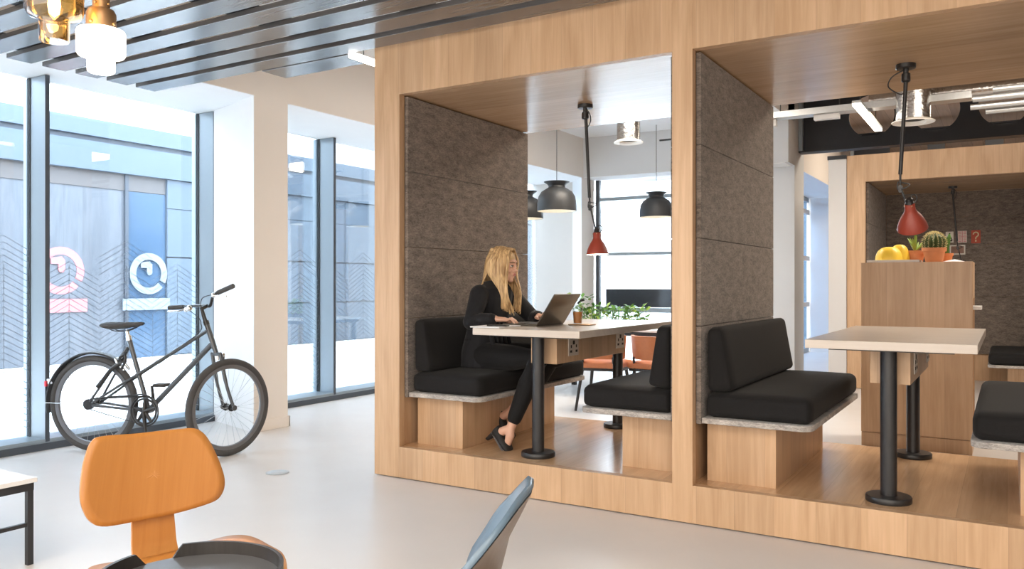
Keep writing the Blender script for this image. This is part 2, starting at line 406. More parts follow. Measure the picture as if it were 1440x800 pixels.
# return wall further back with its own window slot
struct('wall_return', MB().box(-3.2, -2.37, 11.461, 15.2, HZ, 4.0).box(-3.2, -2.37, 15.25, 18, 0, 4.0), wall_beige, smooth=False)
struct('trim_3', MB().box(-3.02, -2.372, 15.23, 15.249, 0, HZ).box(-3.02, -2.372, 11.47, 15.23, HZ-0.006, HZ), wall_white, smooth=False)
struct('wall_end', MB().box(-3.2, 4.5, 18, 18.1, 0, 4.1), wall_beige, smooth=False)

# windows
def frit(y0, y1, x, par):
    mb = MB(); wc = 0.24; sl = 0.58; sp = 0.047; t = 0.0020
    k0 = math.floor(y0/wc); k1 = math.ceil(y1/wc)
    for k in range(k0, k1):
        a, b_ = k*wc, (k+1)*wc; up = (k % 2 == 0)
        shift = (0.0, 0.14)[(k//2) % 2]
        for i in range(54):
            za = 0.1 + i*sp + shift*0.4; zb = za + sl*wc
            if not up: za, zb = zb, za
            if max(za, zb) > 1.56 - shift or min(za, zb) < 0.06: continue
            if (i//8 + k//2) % 4 == 3 and i % 8 == 0: continue
            p, q = a, b_; pa, qa = za, zb
            if p < y0: pa += (qa-pa)*(y0-p)/(q-p); p = y0
            if q > y1: qa = pa + (qa-pa)*(y1-p)/(q-p); q = y1
            if q-p < 0.01: continue
            mb.add([(x, p, pa-t), (x, q, qa-t), (x, q, qa+t), (x, p, pa+t)], [(0, 1, 2, 3)])
        if y0 < a < y1 and k % 2 == 1: mb.add([(x, a-0.002, 0.1), (x, a+0.002, 0.1), (x, a+0.002, 1.35), (x, a-0.002, 1.35)], [(0, 1, 2, 3)])
        elif y0 < a < y1 and (k//2) % 2: mb.add([(x, a-0.002, 0.5), (x, a+0.002, 0.5), (x, a+0.002, 0.95), (x, a-0.002, 0.95)], [(0, 1, 2, 3)])
    o = mb.build('glass_print', frit_m, par, smooth=False); o['kind'] = 'stuff'
def window_run(n, y0, y1, mulls):
    w = thing('window_%d' % n, None, None, (GX, y0, 0), kind='structure')
    MB().box(GX-0.05, -5.97, y0, y1, 0, 0.055).box(GX-0.05, -5.985, y0, y1, 0.055, 0.075).build('window_sill', frame_m, w, smooth=False)
    MB().box(-5.97, -5.962, y0, y1, 0, 0.05).build('sill_face', frame_d, w, smooth=False)
    edges = [y0] + mulls + [y1]
    for a in mulls:
        MB().box(GX-0.08, -5.99, a-0.016, a+0.016, 0.05, HZ-0.01).build('mullion', frame_m, w, bevel=0.002)
        MB().box(-5.99, -5.984, a-0.0155, a+0.0155, 0.05, HZ-0.01).build('mullion_face', frame_d, w, smooth=False)
        MB().box(GX-0.02, GX+0.02, a-0.024, a-0.0165, 0.06, HZ-0.01).build('gasket', gasket, w, smooth=False)
    for a, b_ in zip(edges[:-1], edges[1:]):
        MB().box(GX-0.006, GX+0.006, a+0.017, b_-0.024, 0.06, HZ-0.006).build('pane', pane_m, w, smooth=False)
        frit(a+0.02, b_-0.026, GX+0.008, w)
    return w
window_run(1, -1.2, 4.83, [0.4, 1.86, 3.32, 4.79])
window_run(2, 4.93, 8.19, [6.29, 7.75])
window_run(3, 8.56, 11.58, [9.75, 11.30])
# far window: frames, transom, low dark glass panel
w = thing('window_4', None, None, (-5.2, 10.93, 0), kind='structure')
MB().box(-5.19, -5.14, 10.90, 10.98, 0.05, HZ-0.01).box(-3.02, -2.96, 10.88, 10.98, 0.05, HZ-0.01).build('mullion', frame_d, w, smooth=False)
MB().box(-5.13, -3.02, 10.89, 10.97, 2.42, 2.47).build('transom', frame_m, w, smooth=False)
MB().box(-5.13, -3.02, 10.89, 10.97, 1.62, 1.665).build('transom', frame_m, w, smooth=False)
MB().box(-5.13, -3.02, 10.89, 10.97, 0.80, 0.87).build('transom', frame_m, w, smooth=False)
MB().box(-5.02, -3.02, 10.885, 10.93, 0.875, 1.135).build('spandrel_panel', plain('dark_spandrel_glass', (0.02, 0.026, 0.034), 0.12), w, smooth=False)
MB().box(-5.13, -3.02, 10.925, 10.935, 0.06, 2.70).build('pane', pane_m, w, smooth=False)
# return window
w = thing('window_5', None, None, (-3.03, 11.47, 0), kind='structure')
MB().box(-3.10, -3.04, 11.47, 15.2, 0, 0.08).box(-3.10, -3.04, 11.47, 15.2, 2.66, HZ).build('frame', frame_m, w, smooth=False)
for z in (0.85, 1.66, 2.48): MB().box(-3.10, -3.03, 11.47, 15.2, z-0.04, z+0.04).build('transom', white_paint, w, smooth=False)
MB().box(-3.09, -3.08, 11.47, 15.2, 0.08, 2.66).build('pane', thin_glass('tinted_window_glass', (0.42, 0.54, 0.66), 0.12), w, smooth=False)

# ------------------------------------------------------------------ across the alley
FX = -12.1
bld = thing('neighbouring_building', 'blue grey clad building across the alley with white stone upper storey', 'building', (FX, 6, 0))
MB().box(FX-0.6, FX-0.15, -9, 28, 3.74, 12).build('upper_wall', stone_w, bld, smooth=False)
MB().box(FX-0.5, FX+0.02, -9, 28, 3.50, 3.76).build('cornice', facade_m, bld, smooth=False)
MB().box(FX-0.5, FX-0.04, -9, 28, 3.42, 3.50).build('shadow_groove', facade_d, bld, smooth=False)
MB().box(FX-0.05, FX-0.03, 5.6, 9.2, 3.39, 3.425).build('light_strip', stone_w, bld, smooth=False)
MB().box(FX-0.5, FX, -9, 28, 2.98, 3.42).build('upper_cladding', facade_m, bld, smooth=False)
for a, b_ in ((-9, 5.3), (6.1, 8.75)):
    MB().box(FX-0.5, FX-0.10, a, b_, 2.72, 2.98).build('entrance_lintel', facade_h, bld, smooth=False)
    MB().box(FX-0.5, FX-0.12, a, b_, 0, 2.72).build('entrance_boards', facade_b, bld, smooth=False)
MB().box(FX-0.5, FX-0.14, 5.3, 6.1, 0, 2.98).build('entrance_glass', glass_dk, bld, smooth=False)
for a, b_ in ((5.22, 5.34), (5.72, 5.80), (8.0, 8.06)): MB().box(FX-0.5, FX-0.07, a, b_, 0, 2.98).build('entrance_frame', facade_d, bld, smooth=False)
MB().box(FX-0.5, FX-0.10, 8.06, 8.75, 0, 2.71).build('entrance_glass', glass_dk, bld, smooth=False)
ys = [8.75, 10.9, 13.1, 14.7, 17.2, 19.6, 22, 25, 28]
for a, b_ in zip(ys[:-1], ys[1:]):
    for i in range(4):
        if i == 3: z0, z1 = 2.49, 2.97
        else: z0, z1 = i*0.83+0.012, (i+1)*0.83-0.012
        MB().box(FX-0.4, FX-0.06, a+0.012, b_-0.012, z0, z1).build('cladding_panel', facade_m, bld, smooth=False)
MB().box(FX-0.5, FX-0.1, 8.75, 28, 0, 2.98).build('panel_backing', facade_d, bld, smooth=False)
for y in (13.0, 17.5): MB().box(FX-0.16, FX-0.1, y, y+1.1, 4.3, 6.2).build('window', facade_m, bld, smooth=False)
# coral ring-and-bar sign on the entrance boards; its white reflection modelled as a decal
def sign_and_reflection(yc, zc, s, mat, label, x):
    sg = thing('wall_sign_and_reflection', label, 'sign', (x, yc, zc))
    mb = MB(); 
    ro, ri = 0.36*s, 0.245*s
    fr = lambda a, b_: Vector((x, yc+a, zc+b_))
    for a0, a1 in ((-28, 318),):
        n = 48
        o_ = [fr(ro*math.cos(R(a0+(a1-a0)*i/n)), ro*math.sin(R(a0+(a1-a0)*i/n))) for i in range(n+1)]
        i_ = [fr(ri*math.cos(R(a0+(a1-a0)*i/n)), ri*math.sin(R(a0+(a1-a0)*i/n))) for i in range(n+1)]
        mb.strip(o_, i_)
    st_ = [(-0.16, 0.19), (0.0, 0.215), (0.05, 0.16), (0.05, 0.02), (0.03, -0.02), (0.0, -0.03), (-0.03, -0.02), (-0.05, 0.02), (-0.05, 0.10), (-0.16, 0.10)]
    mb.add([fr(a*s, b_*s) for a, b_ in st_], [tuple(range(len(st_)))])
    a = mb.build('ring', mat, sg, smooth=False)
    so = a.modifiers.new('thick', 'SOLIDIFY'); so.thickness = 0.02
    b_ = MB().box(x, x+0.02, yc-0.5*s, yc+0.40*s, zc-0.63*s, zc-0.43*s).build('bar', mat, sg, smooth=False)
sign_and_reflection(6.98, 1.41, 1.0, pink_m, 'coral pink ring and bar sign on the entrance across the alley', FX-0.115)
sign_and_reflection(8.42, 1.38, 0.95, white_reflection_lettering, 'white ghost reflection of the ring and bar sign painted on the entrance across the alley', FX-0.0645)
fb = thing('distant_building', 'overexposed white building with lined cladding beyond the far window', 'building', (-6, 22, 0))
MB().box(-11, 3, 22, 23, 0, 14).build('wall', stone_w, fb, smooth=False)
for i in range(22): MB().box(-11, 3, 21.985, 22.0, 0.3+i*0.42, 0.312+i*0.42).build('cladding_joint', wall_grey, fb, smooth=False)
MB().box(-8.0, -7.35, 21.97, 22.0, 1.5, 2.6).build('window', facade_m, fb, smooth=False)
MB().box(-5.3, -2.6, 21.96, 22.0, 0.0, 6.0).build('dark_bay', facade_m, fb, smooth=False)
MB().box(-8.0, -7.35, 21.97, 22.0, 0.2, 1.2).build('window', facade_m, fb, smooth=False)

# ------------------------------------------------------------------ slatted ceiling raft
ORD = ['nearest to the wooden booths', 'second', 'third', 'fourth', 'fifth', 'sixth', 'seventh', 'eighth', 'ninth', 'tenth', 'eleventh', 'twelfth']
for i in range(12):
    y1 = 3.868 - 0.228*i; y0 = y1 - 0.158
    lab = ('dark stained ceiling slat nearest to the wooden booth front' if i == 0 else 'dark stained ceiling slat, %s one out from the wooden booth front' % ORD[i])
    o = MB().box(-5.52, 4.4, y0, y1, 2.66, 2.69).build('ceiling_slat', slat_m, None, bevel=0.002)
    tag(o, lab, 'ceiling slat', 'dark timber ceiling slats')
o = MB().box(-4.37, -3.59, 3.885, 4.10, 2.66, 2.69).build('ceiling_slat', slat_m, None, bevel=0.002)
tag(o, 'short dark ceiling slat ending beside the left side of the booth', 'ceiling slat', 'dark timber ceiling slats')
bt = MB()
for x in (-5.3, -4.45, -3.6, -2.75, -1.9, -1.05, -0.2, 0.65, 1.5, 2.35, 3.2): bt.box(x-0.09, x+0.09, 0.9, 3.87, 2.692, 2.73)
struct('ceiling_battens', bt, steel_dark, smooth=False)
o = thing('strip_light', 'short white strip light between ceiling slats and booth corner', 'light', (-3.56, 4.24, 2.64))
MB().box(-3.58, -3.535, 3.885, 4.6, 2.64, 2.67).build('diffuser', led_m, o)
for y in (4.0, 4.45): MB().cyl((-3.557, y, 2.67), (-3.557, y, 3.299), 0.004, 8).build('hanger', dark_grey, o)

# ------------------------------------------------------------------ booths
YF, YB, PZ = 3.95, 5.49, 0.195
def booth(name, label, x0, yf, bays, zp, ztop, zop, depth, back=False, left_white=False):
    b = thing(name, label, 'booth', (x0, yf, 0))
    W = 1.765; pw = 0.20; mw = 0.107; yb = yf+depth
    xs = []; x = x0 + pw
    posts = [(x0, x)]
    for i in range(bays):
        xs.append((x, x+W)); x += W
        e = x + (mw if i < bays-1 else pw); posts.append((x, e)); x = e
    x1 = x
    for a, c_ in posts: MB().box(a, c_, yf, yf+0.05, 0.006, ztop).build('post', oak_z, b, bevel=0.001)
    for a, c_ in xs:
        MB().box(a, c_, yf, yf+0.05, zop, ztop).build('fascia', oak_z, b, bevel=0.001)
        if zp > 0: MB().box(a, c_, yf, yf+0.05, 0.006, zp).build('plinth', oak_z, b, bevel=0.001)
        if zp > 0: MB().box(a-0.03, c_+0.03, yf+0.05, yb, 0.0, zp).build('deck', oak_y, b, smooth=False)
        MB().box(a-0.03, c_+0.03, yf+0.05, yb, zop, zop+0.12).build('booth_ceiling', oak_x, b, smooth=False)
    if zp > 0: MB().box(x0+0.02, x1-0.02, yf+0.02, yf+0.045, 0, 0.006).build('shadow_gap', plinth_dk, b, smooth=False)
    for i, (a, c_) in enumerate(posts):
        MB().box(a+ (0.0 if i == 0 else 0.02), c_ - (0.0 if i == len(posts)-1 else 0.02), yf+0.05, yb, 0.0 if zp > 0 else 0, ztop-0.06).build('partition', oak_z, b, smooth=False)
    for (a, c_) in xs:
        for sx, xx in ((1, a), (-1, c_)):
            zz = [zp+0.30, 0.99, 1.434, 1.905, zop-0.006]
            for p, q in zip(zz[:-1], zz[1:]):
                lo, hi = sorted((xx, xx+sx*0.026))
                if zp == 0 and sx == 1 and False: continue
                MB().box(lo-(0.02 if sx < 0 else 0)*0, hi, yf+0.02 if False else yf+0.052, yb-0.004, p+0.0015, q-0.0015).build('felt_panel', felt_m, b, bevel=0.003)
    if back:
        for (a, c_) in xs:
            MB().box(a-0.03, c_+0.03, yb, yb+0.05, 0, ztop-0.06).build('back_panel', oak_z, b, smooth=False)
            zz = [0.33, 1.05, 1.70, 2.05, zop-0.006]
            for p, q in zip(zz[:-1], zz[1:]):
                MB().box(a+0.03, c_-0.03, yb-0.026, yb, p+0.0015, q-0.0015).build('felt_panel', felt_m, b, bevel=0.003)
    return b, xs
bA, xsA = booth('booth', 'oak framed double booth with felt lined partitions on a raised plinth', -3.42, YF, 2, PZ, 2.82, 2.378, YB-YF)
bB, xsB = booth('booth', 'oak framed booth standing at the back behind the tall cabinet', -1.60, 10.1, 1, 0.0, 2.69, 2.38, 1.64, back=True)

# benches -----------------------------------------------------------
def make_bench(label):
    """local: back against x=0, seat to +x, y from 0 to 1.44"""
    t = thing('booth_bench', label, 'bench', (0, 0, 0), group='black upholstered booth benches')
    MB().box(0.0, 0.345, 0.09, 1.27, 0, 0.305).build('bench_base', oak_z, t, local=True, bevel=0.001)
    pl = MB()
    w, d, r = 0.53, 1.44, 0.06
    poly = [(0, 0), (w-r, 0)] + [(w-r+r*math.sin(R(a)), r-r*math.cos(R(a))) for a in (15, 30, 45, 60, 75)] + [(w, r), (w, d-r)] + [(w-r+r*math.cos(R(a)), d-r+r*math.sin(R(a))) for a in (15, 30, 45, 60, 75)] + [(w-r, d), (0, d)]
    pl.prism(poly, 0, (0, 0, 0.028), lambda a, b_: Vector((a, b_, 0.305)))
    pl.build('seat_plate', felt_edge, t, local=True, bevel=0.003)
    MB().cushion((0.265, 0.72, 0.394), (0.258, 0.705, 0.062), 0.04, 0.012, n=16).build('seat_cushion', fabric, t, local=True, angle=80)
    bc = MB().cushion((0, 0, 0), (0.055, 0.695, 0.165), 0.035, 0.0, n=16)
    mt = Matrix.Translation((0.068, 0.72, 0.625)) @ Matrix.Rotation(R(-5), 4, 'Y')
    for i, p in enumerate(bc.v):
        q = Vector(p); q.x *= (1.0 + 0.28*(-q.z/0.165)); bc.v[i] = tuple(mt @ q)
    bc.build('back_cushion', fabric, t, local=True, angle=80)
    return t
(a1, c1), (a2, c2_) = xsA
bench = make_bench('black booth bench under the seated woman')
bench.location = (a1+0.027, 4.01, PZ)
dup(bench, (c1-0.027, 4.01+1.44, PZ), PI, 'black booth bench facing the woman across her table')
dup(bench, (a2+0.027, 4.01, PZ), 0, 'black booth bench against the middle felt partition, left of the empty table')
dup(bench, (c2_-0.027, 4.01+1.44, PZ), PI, 'black booth bench cut off by the right edge of the photo')
a3, c3 = xsB[0]
dup(bench, (c3-0.027, 10.16+1.44, 0.0), PI, 'black booth bench at the back, right of the tall cabinet')

# tables ------------------------------------------------------------
def make_table(label):
    """local origin on the deck under the table centre line, front edge at y=0"""
    t = thing('booth_table', label, 'table', (0, 0, 0), group='pale booth tables on two black legs')
    MB().box(-0.35, 0.35, 0, 1.475, 0.710, 0.750).build('tabletop', pale, t, local=True, bevel=0.002)
    MB().box(-0.26, 0.26, 0.08, 1.40, 0.700, 0.7099).build('support_frame', black_metal, t, local=True, smooth=False)
    for y in (0.19, 1.33):
        l = MB().cyl((-0.015, y, 0.02), (-0.015, y, 0.70), 0.036, 28).build('leg', black_metal, t, local=True)
        MB().lathe([(0, 0), (0.098, 0), (0.1, 0.004), (0.1, 0.022), (0.096, 0.028), (0.04, 0.030), (0, 0.030)], (-0.015, y, 0), n=40).build('foot_flange', black_metal, l, local=True)
    bx = MB().box(-0.105, 0.07, 0.262, 1.255, 0.535, 0.70).build('power_box', oak_z, t, local=True, bevel=0.002)
    for y in (0.47, 1.23-0.0): 
        yy = y if y < 1 else 1.17
        p = MB().box(0.07, 0.076, yy-0.066, yy+0.066, 0.572, 0.682).build('socket', socket_m, bx, local=True, bevel=0.002)
        h = MB().box(0.0761, 0.0775, yy-0.012, yy+0.012, 0.640, 0.664)
        for s in (-1, 1): h.box(0.0761, 0.0775, yy+s*0.036-0.012, yy+s*0.036+0.012, 0.592, 0.606).box(0.0761, 0.0775, yy+s*0.034-0.006, yy+s*0.034+0.006, 0.620, 0.638)
        h.build('socket_holes', ink, p, local=True, smooth=False)
    return t
tab = make_table('pale booth table where the woman works on a laptop')
tab.location = (-2.34, 3.975, PZ)
dup(tab, (-0.46, 3.955, PZ), 0, 'empty pale booth table in the right booth')

# ceiling arm lamps ---------------------------------------------------
def shade_mesh(t, c, ax, s=1.0, lit=True):
    """conical shade hanging along ax (pointing to the opening) from c"""
    c = Vector(c); ax = Vector(ax).normalized()
    out = [(0.022, 0.0), (0.024, 0.004), (0.025, 0.035), (0.032, 0.052), (0.046, 0.072), (0.058, 0.095), (0.067, 0.120), (0.0715, 0.138), (0.0715, 0.142)]
    sh = MB().lathe([(r*s, h*s) for r, h in out], c, ax, 40).build('lamp_shade', red_lamp, t)
    MB().lathe([(r*s-0.0025, h*s+0.001) for r, h in out], c, ax, 40).build('shade_lining', white_in, sh)
    MB().sph(c+ax*0.085*s, 0.024*s).build('bulb', lampglow if lit else white_in, sh)
    cp = MB().lathe([(0, -0.03), (0.012, -0.03), (0.018, -0.024), (0.019, -0.006), (0.0225, -0.002), (0.0225, 0.004), (0, 0.004)], c, ax, 24).build('socket_cap', black_metal, t)
    u = ax.orthogonal().normalized()
    k = MB()
    for i in range(4):
        v = u*math.cos(i*PI/2+0.4) + ax.cross(u)*math.sin(i*PI/2+0.4)
        k.sph(c + v*0.0245*s + ax*0.008, 0.0045, 8, 6)
    k.build('collar_screws', brass, cp)
def arm_lamp(label, plate, jb, armend, elbow, low, top, ax, cable_side, loop=True, s=1.0):
    t = thing('ceiling_arm_lamp', label, 'lamp', plate, group='red ceiling arm lamps')
    P = Vector(plate)
    MB().lathe([(0, 0), (0.05, 0), (0.05, -0.02), (0.046, -0.024), (0, -0.024)], P, n=36).build('ceiling_plate', black_metal, t)
    MB().lathe([(0, -0.024), (0.014, -0.024), (0.014, -0.045), (0.022, -0.05), (0.023, -0.088), (0.016, -0.096), (0, -0.096)], P, n=24).build('joint', black_metal, t)
    up = MB().tube([jb, armend], 0.0105, 14)
    up.tube([armend, elbow], 0.0055, 10).build('upper_arm', black_metal, t)
    e = Vector(elbow)
    el = MB().tube(spline([e+Vector((-0.012, 0, 0.03)), e+Vector((0.045, 0, 0.012)), e+Vector((0.004, 0, -0.012)), e+Vector((-0.014, 0, -0.006)), e+Vector((-0.012, 0, 0.03))], 6), 0.0035, 8)
    el.cyl(e+Vector((0, -0.012, 0)), e+Vector((0, 0.012, 0)), 0.012, 16); el.cyl(e+Vector((0, -0.01, -0.02)), e+Vector((0, 0.01, -0.02)), 0.009, 16)
    el.build('elbow', black_metal, t)
    MB().tube([e, low], 0.0055, 10).build('lower_arm', black_metal, t)
    hk = MB().tube([low, top], 0.006, 10)
    if loop:
        L = Vector(top)
        hk.tube(spline([L+Vector((0.004, 0, -0.004)), L+Vector((0.028, 0, 0.004)), L+Vector((0.036, 0, 0.032)), L+Vector((0.018, 0, 0.046)), L+Vector((0.008, 0, 0.03)), L+Vector((0.022, 0, 0.022))], 6), 0.003, 8)
    hk.build('shade_hook', black_metal, t)
    q = Vector(jb)
    MB().tube(spline([P+Vector((cable_side*0.014, 0, -0.03)), P+Vector((cable_side*0.07, 0, -0.06)), P+Vector((cable_side*0.085, 0, -0.11)), P+Vector((cable_side*0.03, 0, -0.155)), q+(Vector(armend)-q)*0.12]), 0.0035, 8).build('cable', black_metal, t)
    shade_mesh(t, top, ax, s)
    return t
arm_lamp('red arm lamp hanging over the woman and laptop', (-2.371, 4.82, 2.378), (-2.366, 4.82, 2.29), (-2.34, 4.82, 1.767), (-2.335, 4.82, 1.711), (-2.296, 4.82, 1.556), (-2.287, 4.82, 1.538), (0.03, 0, -1), 0.45)
arm_lamp('red arm lamp hanging over the empty table', (-0.469, 4.83, 2.378), (-0.469, 4.83, 2.29), (-0.496, 4.83, 1.792), (-0.496, 4.83, 1.722), (-0.468, 4.83, 1.645), (-0.452, 4.83, 1.634), (0.06, 0.62, -1), -1.0, True, 1.08)
arm_lamp('red arm lamp hanging in the back booth behind the cactus', (-0.57, 11.13, 2.38), (-0.57, 11.13, 2.29), (-0.525, 11.13, 1.72), (-0.515, 11.13, 1.64), (-0.48, 11.13, 1.49), (-0.475, 11.13, 1.45), (0, 0, -1), 0.45)

# ------------------------------------------------------------------ cabinet with plants
CX0, CX1, CY0, CY1 = -0.94, -0.214, 6.56, 6.98
cab = thing('cabinet', 'tall oak cabinet standing behind the empty booth table', 'cabinet', ((CX0+CX1)/2, CY0, 0))
cb = MB().box(CX0, CX1-0.0, CY0+0.02, CY0+0.06, 0.10, 1.362).box(CX0, CX0+0.02, CY0+0.06, CY1, 0.1, 1.362).box(CX0+0.02, CX1, CY1-0.02, CY1, 0.1, 1.362)
cb.box(CX0+0.02, CX1, CY0+0.06, CY1-0.02, 1.10, 1.362).box(CX0+0.02, CX1-0.12, CY0+0.06, CY1-0.02, 0.1, 1.10).box(CX1-0.12, CX1, CY0+0.06, CY1-0.02, 0.1, 0.14)
cb.build('carcass', oak_z, cab, smooth=False)
MB().box(CX0, CX1, CY0, CY0+0.019, 0.106, 1.362).build('front_panel', oak_z, cab, bevel=0.0015)
MB().box(CX0+0.002, CX1-0.002, CY0+0.004, CY1, 0, 0.1).build('kickboard', oak_z, cab, smooth=False)
MB().box(CX0+0.04, CX1+0.05, CY0+0.12, CY1-0.06, 1.02, 1.045).build('shelf', table_w, cab, smooth=False)
CT = 1.3625
o = MB().box(-0.905, -0.55, CY0+0.03, CY0+0.30, CT, CT+0.018).build('board', white_paint, None, bevel=0.002)
tag(o, 'pale flat board lying on top of the oak cabinet', 'board')
def pot(name, label, c, r, h, group='terracotta potted cacti'):
    t = thing(name, label, 'potted plant', c, group=None)
    x, y, z = c
    MB().lathe([(0, 0), (r*0.72, 0), (r*0.93, h*0.74), (r*0.95, h*0.745), (r*1.04, h*0.75), (r*1.06, h), (r*0.96, h), (r*0.94, h*0.85), (0, h*0.85)], c, n=36).build('pot', terracotta, t)
    return t
# round barrel cactus
pc = (-0.463, CY0+0.13, CT)
p = pot('potted_cactus', 'round ribbed cactus with cream spines in a terracotta pot', pc, 0.078, 0.105)
cz = pc[2]+0.105+0.035; rb = 0.072
mb = MB(); n, mrows = 96, 20; vs = []; fs = []
for i in range(mrows+1):
    ph = PI*i/mrows
    for k in range(n):
        th = 2*PI*k/n; rr = rb*(1+0.10*math.cos(16*th)*math.sin(ph))
        vs.append((pc[0]+rr*math.sin(ph)*math.cos(th), pc[1]+rr*math.sin(ph)*math.sin(th), cz+rb*0.95*math.cos(ph)))
for i in range(mrows):
    for k in range(n): fs.append((i*n+k, (i+1)*n+k, (i+1)*n+(k+1) % n, i*n+(k+1) % n))
mb.add(vs, fs).build('stem', cactus_m, p)
sp = MB()
for k in range(16):
    th = 2*PI*k/16
    for i in range(1, 14):
        ph = PI*i/15*0.8; d = Vector((math.sin(ph)*math.cos(th), math.sin(ph)*math.sin(th), math.cos(ph)))
        q = Vector((pc[0], pc[1], cz)) + d*rb*1.09
        for j in range(4):
            e = (d + Vector((random.uniform(-1, 1), random.uniform(-1, 1), random.uniform(-1, 1)))*0.7).normalized()
            sp.tube([q-d*0.002, q+e*0.013], [0.0014, 0.0004], 4)
o = sp.build('spines', spine_m, p); o['kind'] = 'stuff'
# agave in second pot
pa = (-0.600, CY0+0.26, CT)
p = pot('potted_agave', 'small spiky agave in a terracotta pot partly behind the round cactus', pa, 0.070, 0.092)
lf = MB()
for k in range(18):
    th = k*2.4; el = R(35+50*((k*7) % 18)/18); L = 0.09+0.05*random.random()
    d = Vector((math.cos(th)*math.cos(el), math.sin(th)*math.cos(el), math.sin(el))); sd = Vector((-math.sin(th), math.cos(th), 0)); b0 = Vector(pa)+Vector((0, 0, 0.088))
    up = d.cross(sd)
    lf.loft([(b0, sd*0.008, up*0.004), (b0+d*L*0.4, sd*0.010, up*0.004), (b0+d*L*0.8+Vector((0, 0, -0.01*(1-el))), sd*0.006, up*0.003), (b0+d*L, sd*0.001, up*0.001)], 8)
lf.build('leaves', leaf_l, p)
# slim cactus behind
ps = (-0.395, CY0+0.33, CT)
p = pot('potted_columnar_cactus', 'slim knobbly green cactus hidden behind the round cactus', ps, 0.045, 0.07)
st = MB(); 
for (dx, h0, h1, r) in ((0, 0.06, 0.19, 0.018), (0.02, 0.12, 0.215, 0.013), (-0.018, 0.11, 0.18, 0.011)):
    st.tube([(ps[0]+dx*(0.4+0.6*i/6), ps[1], ps[2]+h0+(h1-h0)*i/6) for i in range(7)], [r*(1+0.15*(-1)**i) if i < 6 else r*0.4 for i in range(7)], 12)
st.build('stem', leaf_m, p)
# yellow folded object
yl = thing('yellow_ornament', 'bright yellow rounded plastic ornament on the cabinet left of the pots', 'ornament', (-0.76, CY0+0.17, CT+0.018))
mb = MB()
def dome(c, rx, ry, rz, n=20, m=8):
    vs = []; fs = []
    for i in range(m+1):
        ph = PI/2*i/m
        for k in range(n):
            th = 2*PI*k/n; w = 1+0.05*math.cos(6*th)
            vs.append((c[0]+rx*w*math.cos(ph)**0.7*math.cos(th), c[1]+ry*w*math.cos(ph)**0.7*math.sin(th), c[2]+rz*math.sin(ph)))
    for i in range(m):
        for k in range(n): fs.append((i*n+k, i*n+(k+1) % n, (i+1)*n+(k+1) % n, (i+1)*n+k))
    fs.append(tuple(reversed(range(n))))
    return vs, fs
MB().add(*dome((-0.765, CY0+0.16, CT+0.0182), 0.095, 0.085, 0.102)).build('body', yellow_m, yl)
MB().add(*dome((-0.70, CY0+0.20, CT+0.0182), 0.068, 0.06, 0.120)).build('crest', yellow_m, yl)
o = MB().add([(-0.40, CY0+0.04, CT+0.001), (-0.30, CY0+0.05, CT+0.001), (-0.27, CY0+0.16, CT+0.003), (-0.33, CY0+0.12, CT+0.018), (-0.39, CY0+0.14, CT+0.006)], [(0, 1, 3, 4), (1, 2, 3)]).build('crumpled_paper', paper_m, None, smooth=False)
so = o.modifiers.new('thick', 'SOLIDIFY'); so.thickness = 0.0015; so.offset = 1
tag(o, 'crumpled white sheet on the right end of the cabinet top', 'paper')
# cards on back felt
yb = 10.1+1.64-0.0275
def card(x0, x1, z0, z1, mat, name, label, art=None):
    t = thing(name, label, 'card', (0.5*(x0+x1), yb, 0.5*(z0+z1)), group=None)
    MB().box(x0, x1, yb-0.006, yb, z0, z1).build('sheet', mat, t, smooth=False)
    return t
y_ = yb-0.0062
t = card(-0.68, -0.592, 1.731, 1.869, card_w, 'picture_card', 'white card with a black bottle figure pinned to the back felt')
mb = MB(); 
def flat(pts, y=y_): return [(x, y, z) for x, z in pts]
mb.add(flat([(-0.665, 1.745), (-0.607, 1.745), (-0.603, 1.765), (-0.616, 1.795), (-0.625, 1.82), (-0.628, 1.852), (-0.645, 1.852), (-0.647, 1.82), (-0.656, 1.795), (-0.669, 1.765)]), [tuple(range(10))]).build('figure', ink, t, smooth=False)
MB().add(flat([(-0.655, 1.763), (-0.617, 1.763), (-0.617, 1.775), (-0.655, 1.775)], y_-0.0008), [(0, 1, 2, 3)]).build('band', card_w, t, smooth=False)
t = card(-0.545, -0.445, 1.727, 1.874, card_w, 'flag_card', 'pink and white union flag card pinned to the back felt')
mb = MB(); cx, cz_ = -0.495, 1.8005
for s in (-1, 1):
    for q in (-1, 1):
        for (h0, h1) in ((0.012, 0.024), (0.032, 0.044), (0.052, 0.066)):
            mb.add(flat([(cx+s*0.012, cz_+q*h0), (cx+s*0.046, cz_+q*h0), (cx+s*0.046, cz_+q*h1), (cx+s*0.012, cz_+q*h1)]), [(0, 1, 2, 3)])
mb.add(flat([(cx-0.006, 1.73), (cx+0.006, 1.73), (cx+0.006, 1.871), (cx-0.006, 1.871)]), [(0, 1, 2, 3)]).add(flat([(-0.543, cz_-0.005), (-0.447, cz_-0.005), (-0.447, cz_+0.005), (-0.543, cz_+0.005)], y_-0.0004), [(0, 1, 2, 3)])
mb.build('flag_print', card_p, t, smooth=False)
t = card(-0.398, -0.296, 1.715, 1.878, card_r, 'question_card', 'red card with a cream question mark pinned to the back felt')
mb = MB(); cx, cz_ = -0.347, 1.825
q = [(cx+0.028*math.cos(R(a)), cz_+0.028*math.sin(R(a))) for a in range(180, -61, -20)] + [(cx, cz_-0.04), (cx, cz_-0.06)]
mb.tube([(x, y_, z) for x, z in q], 0.0075, 6)
mb.box(cx-0.008, cx+0.008, y_-0.004, y_+0.004, cz_-0.088, cz_-0.072).build('question_mark', cream_ink, t, smooth=False)
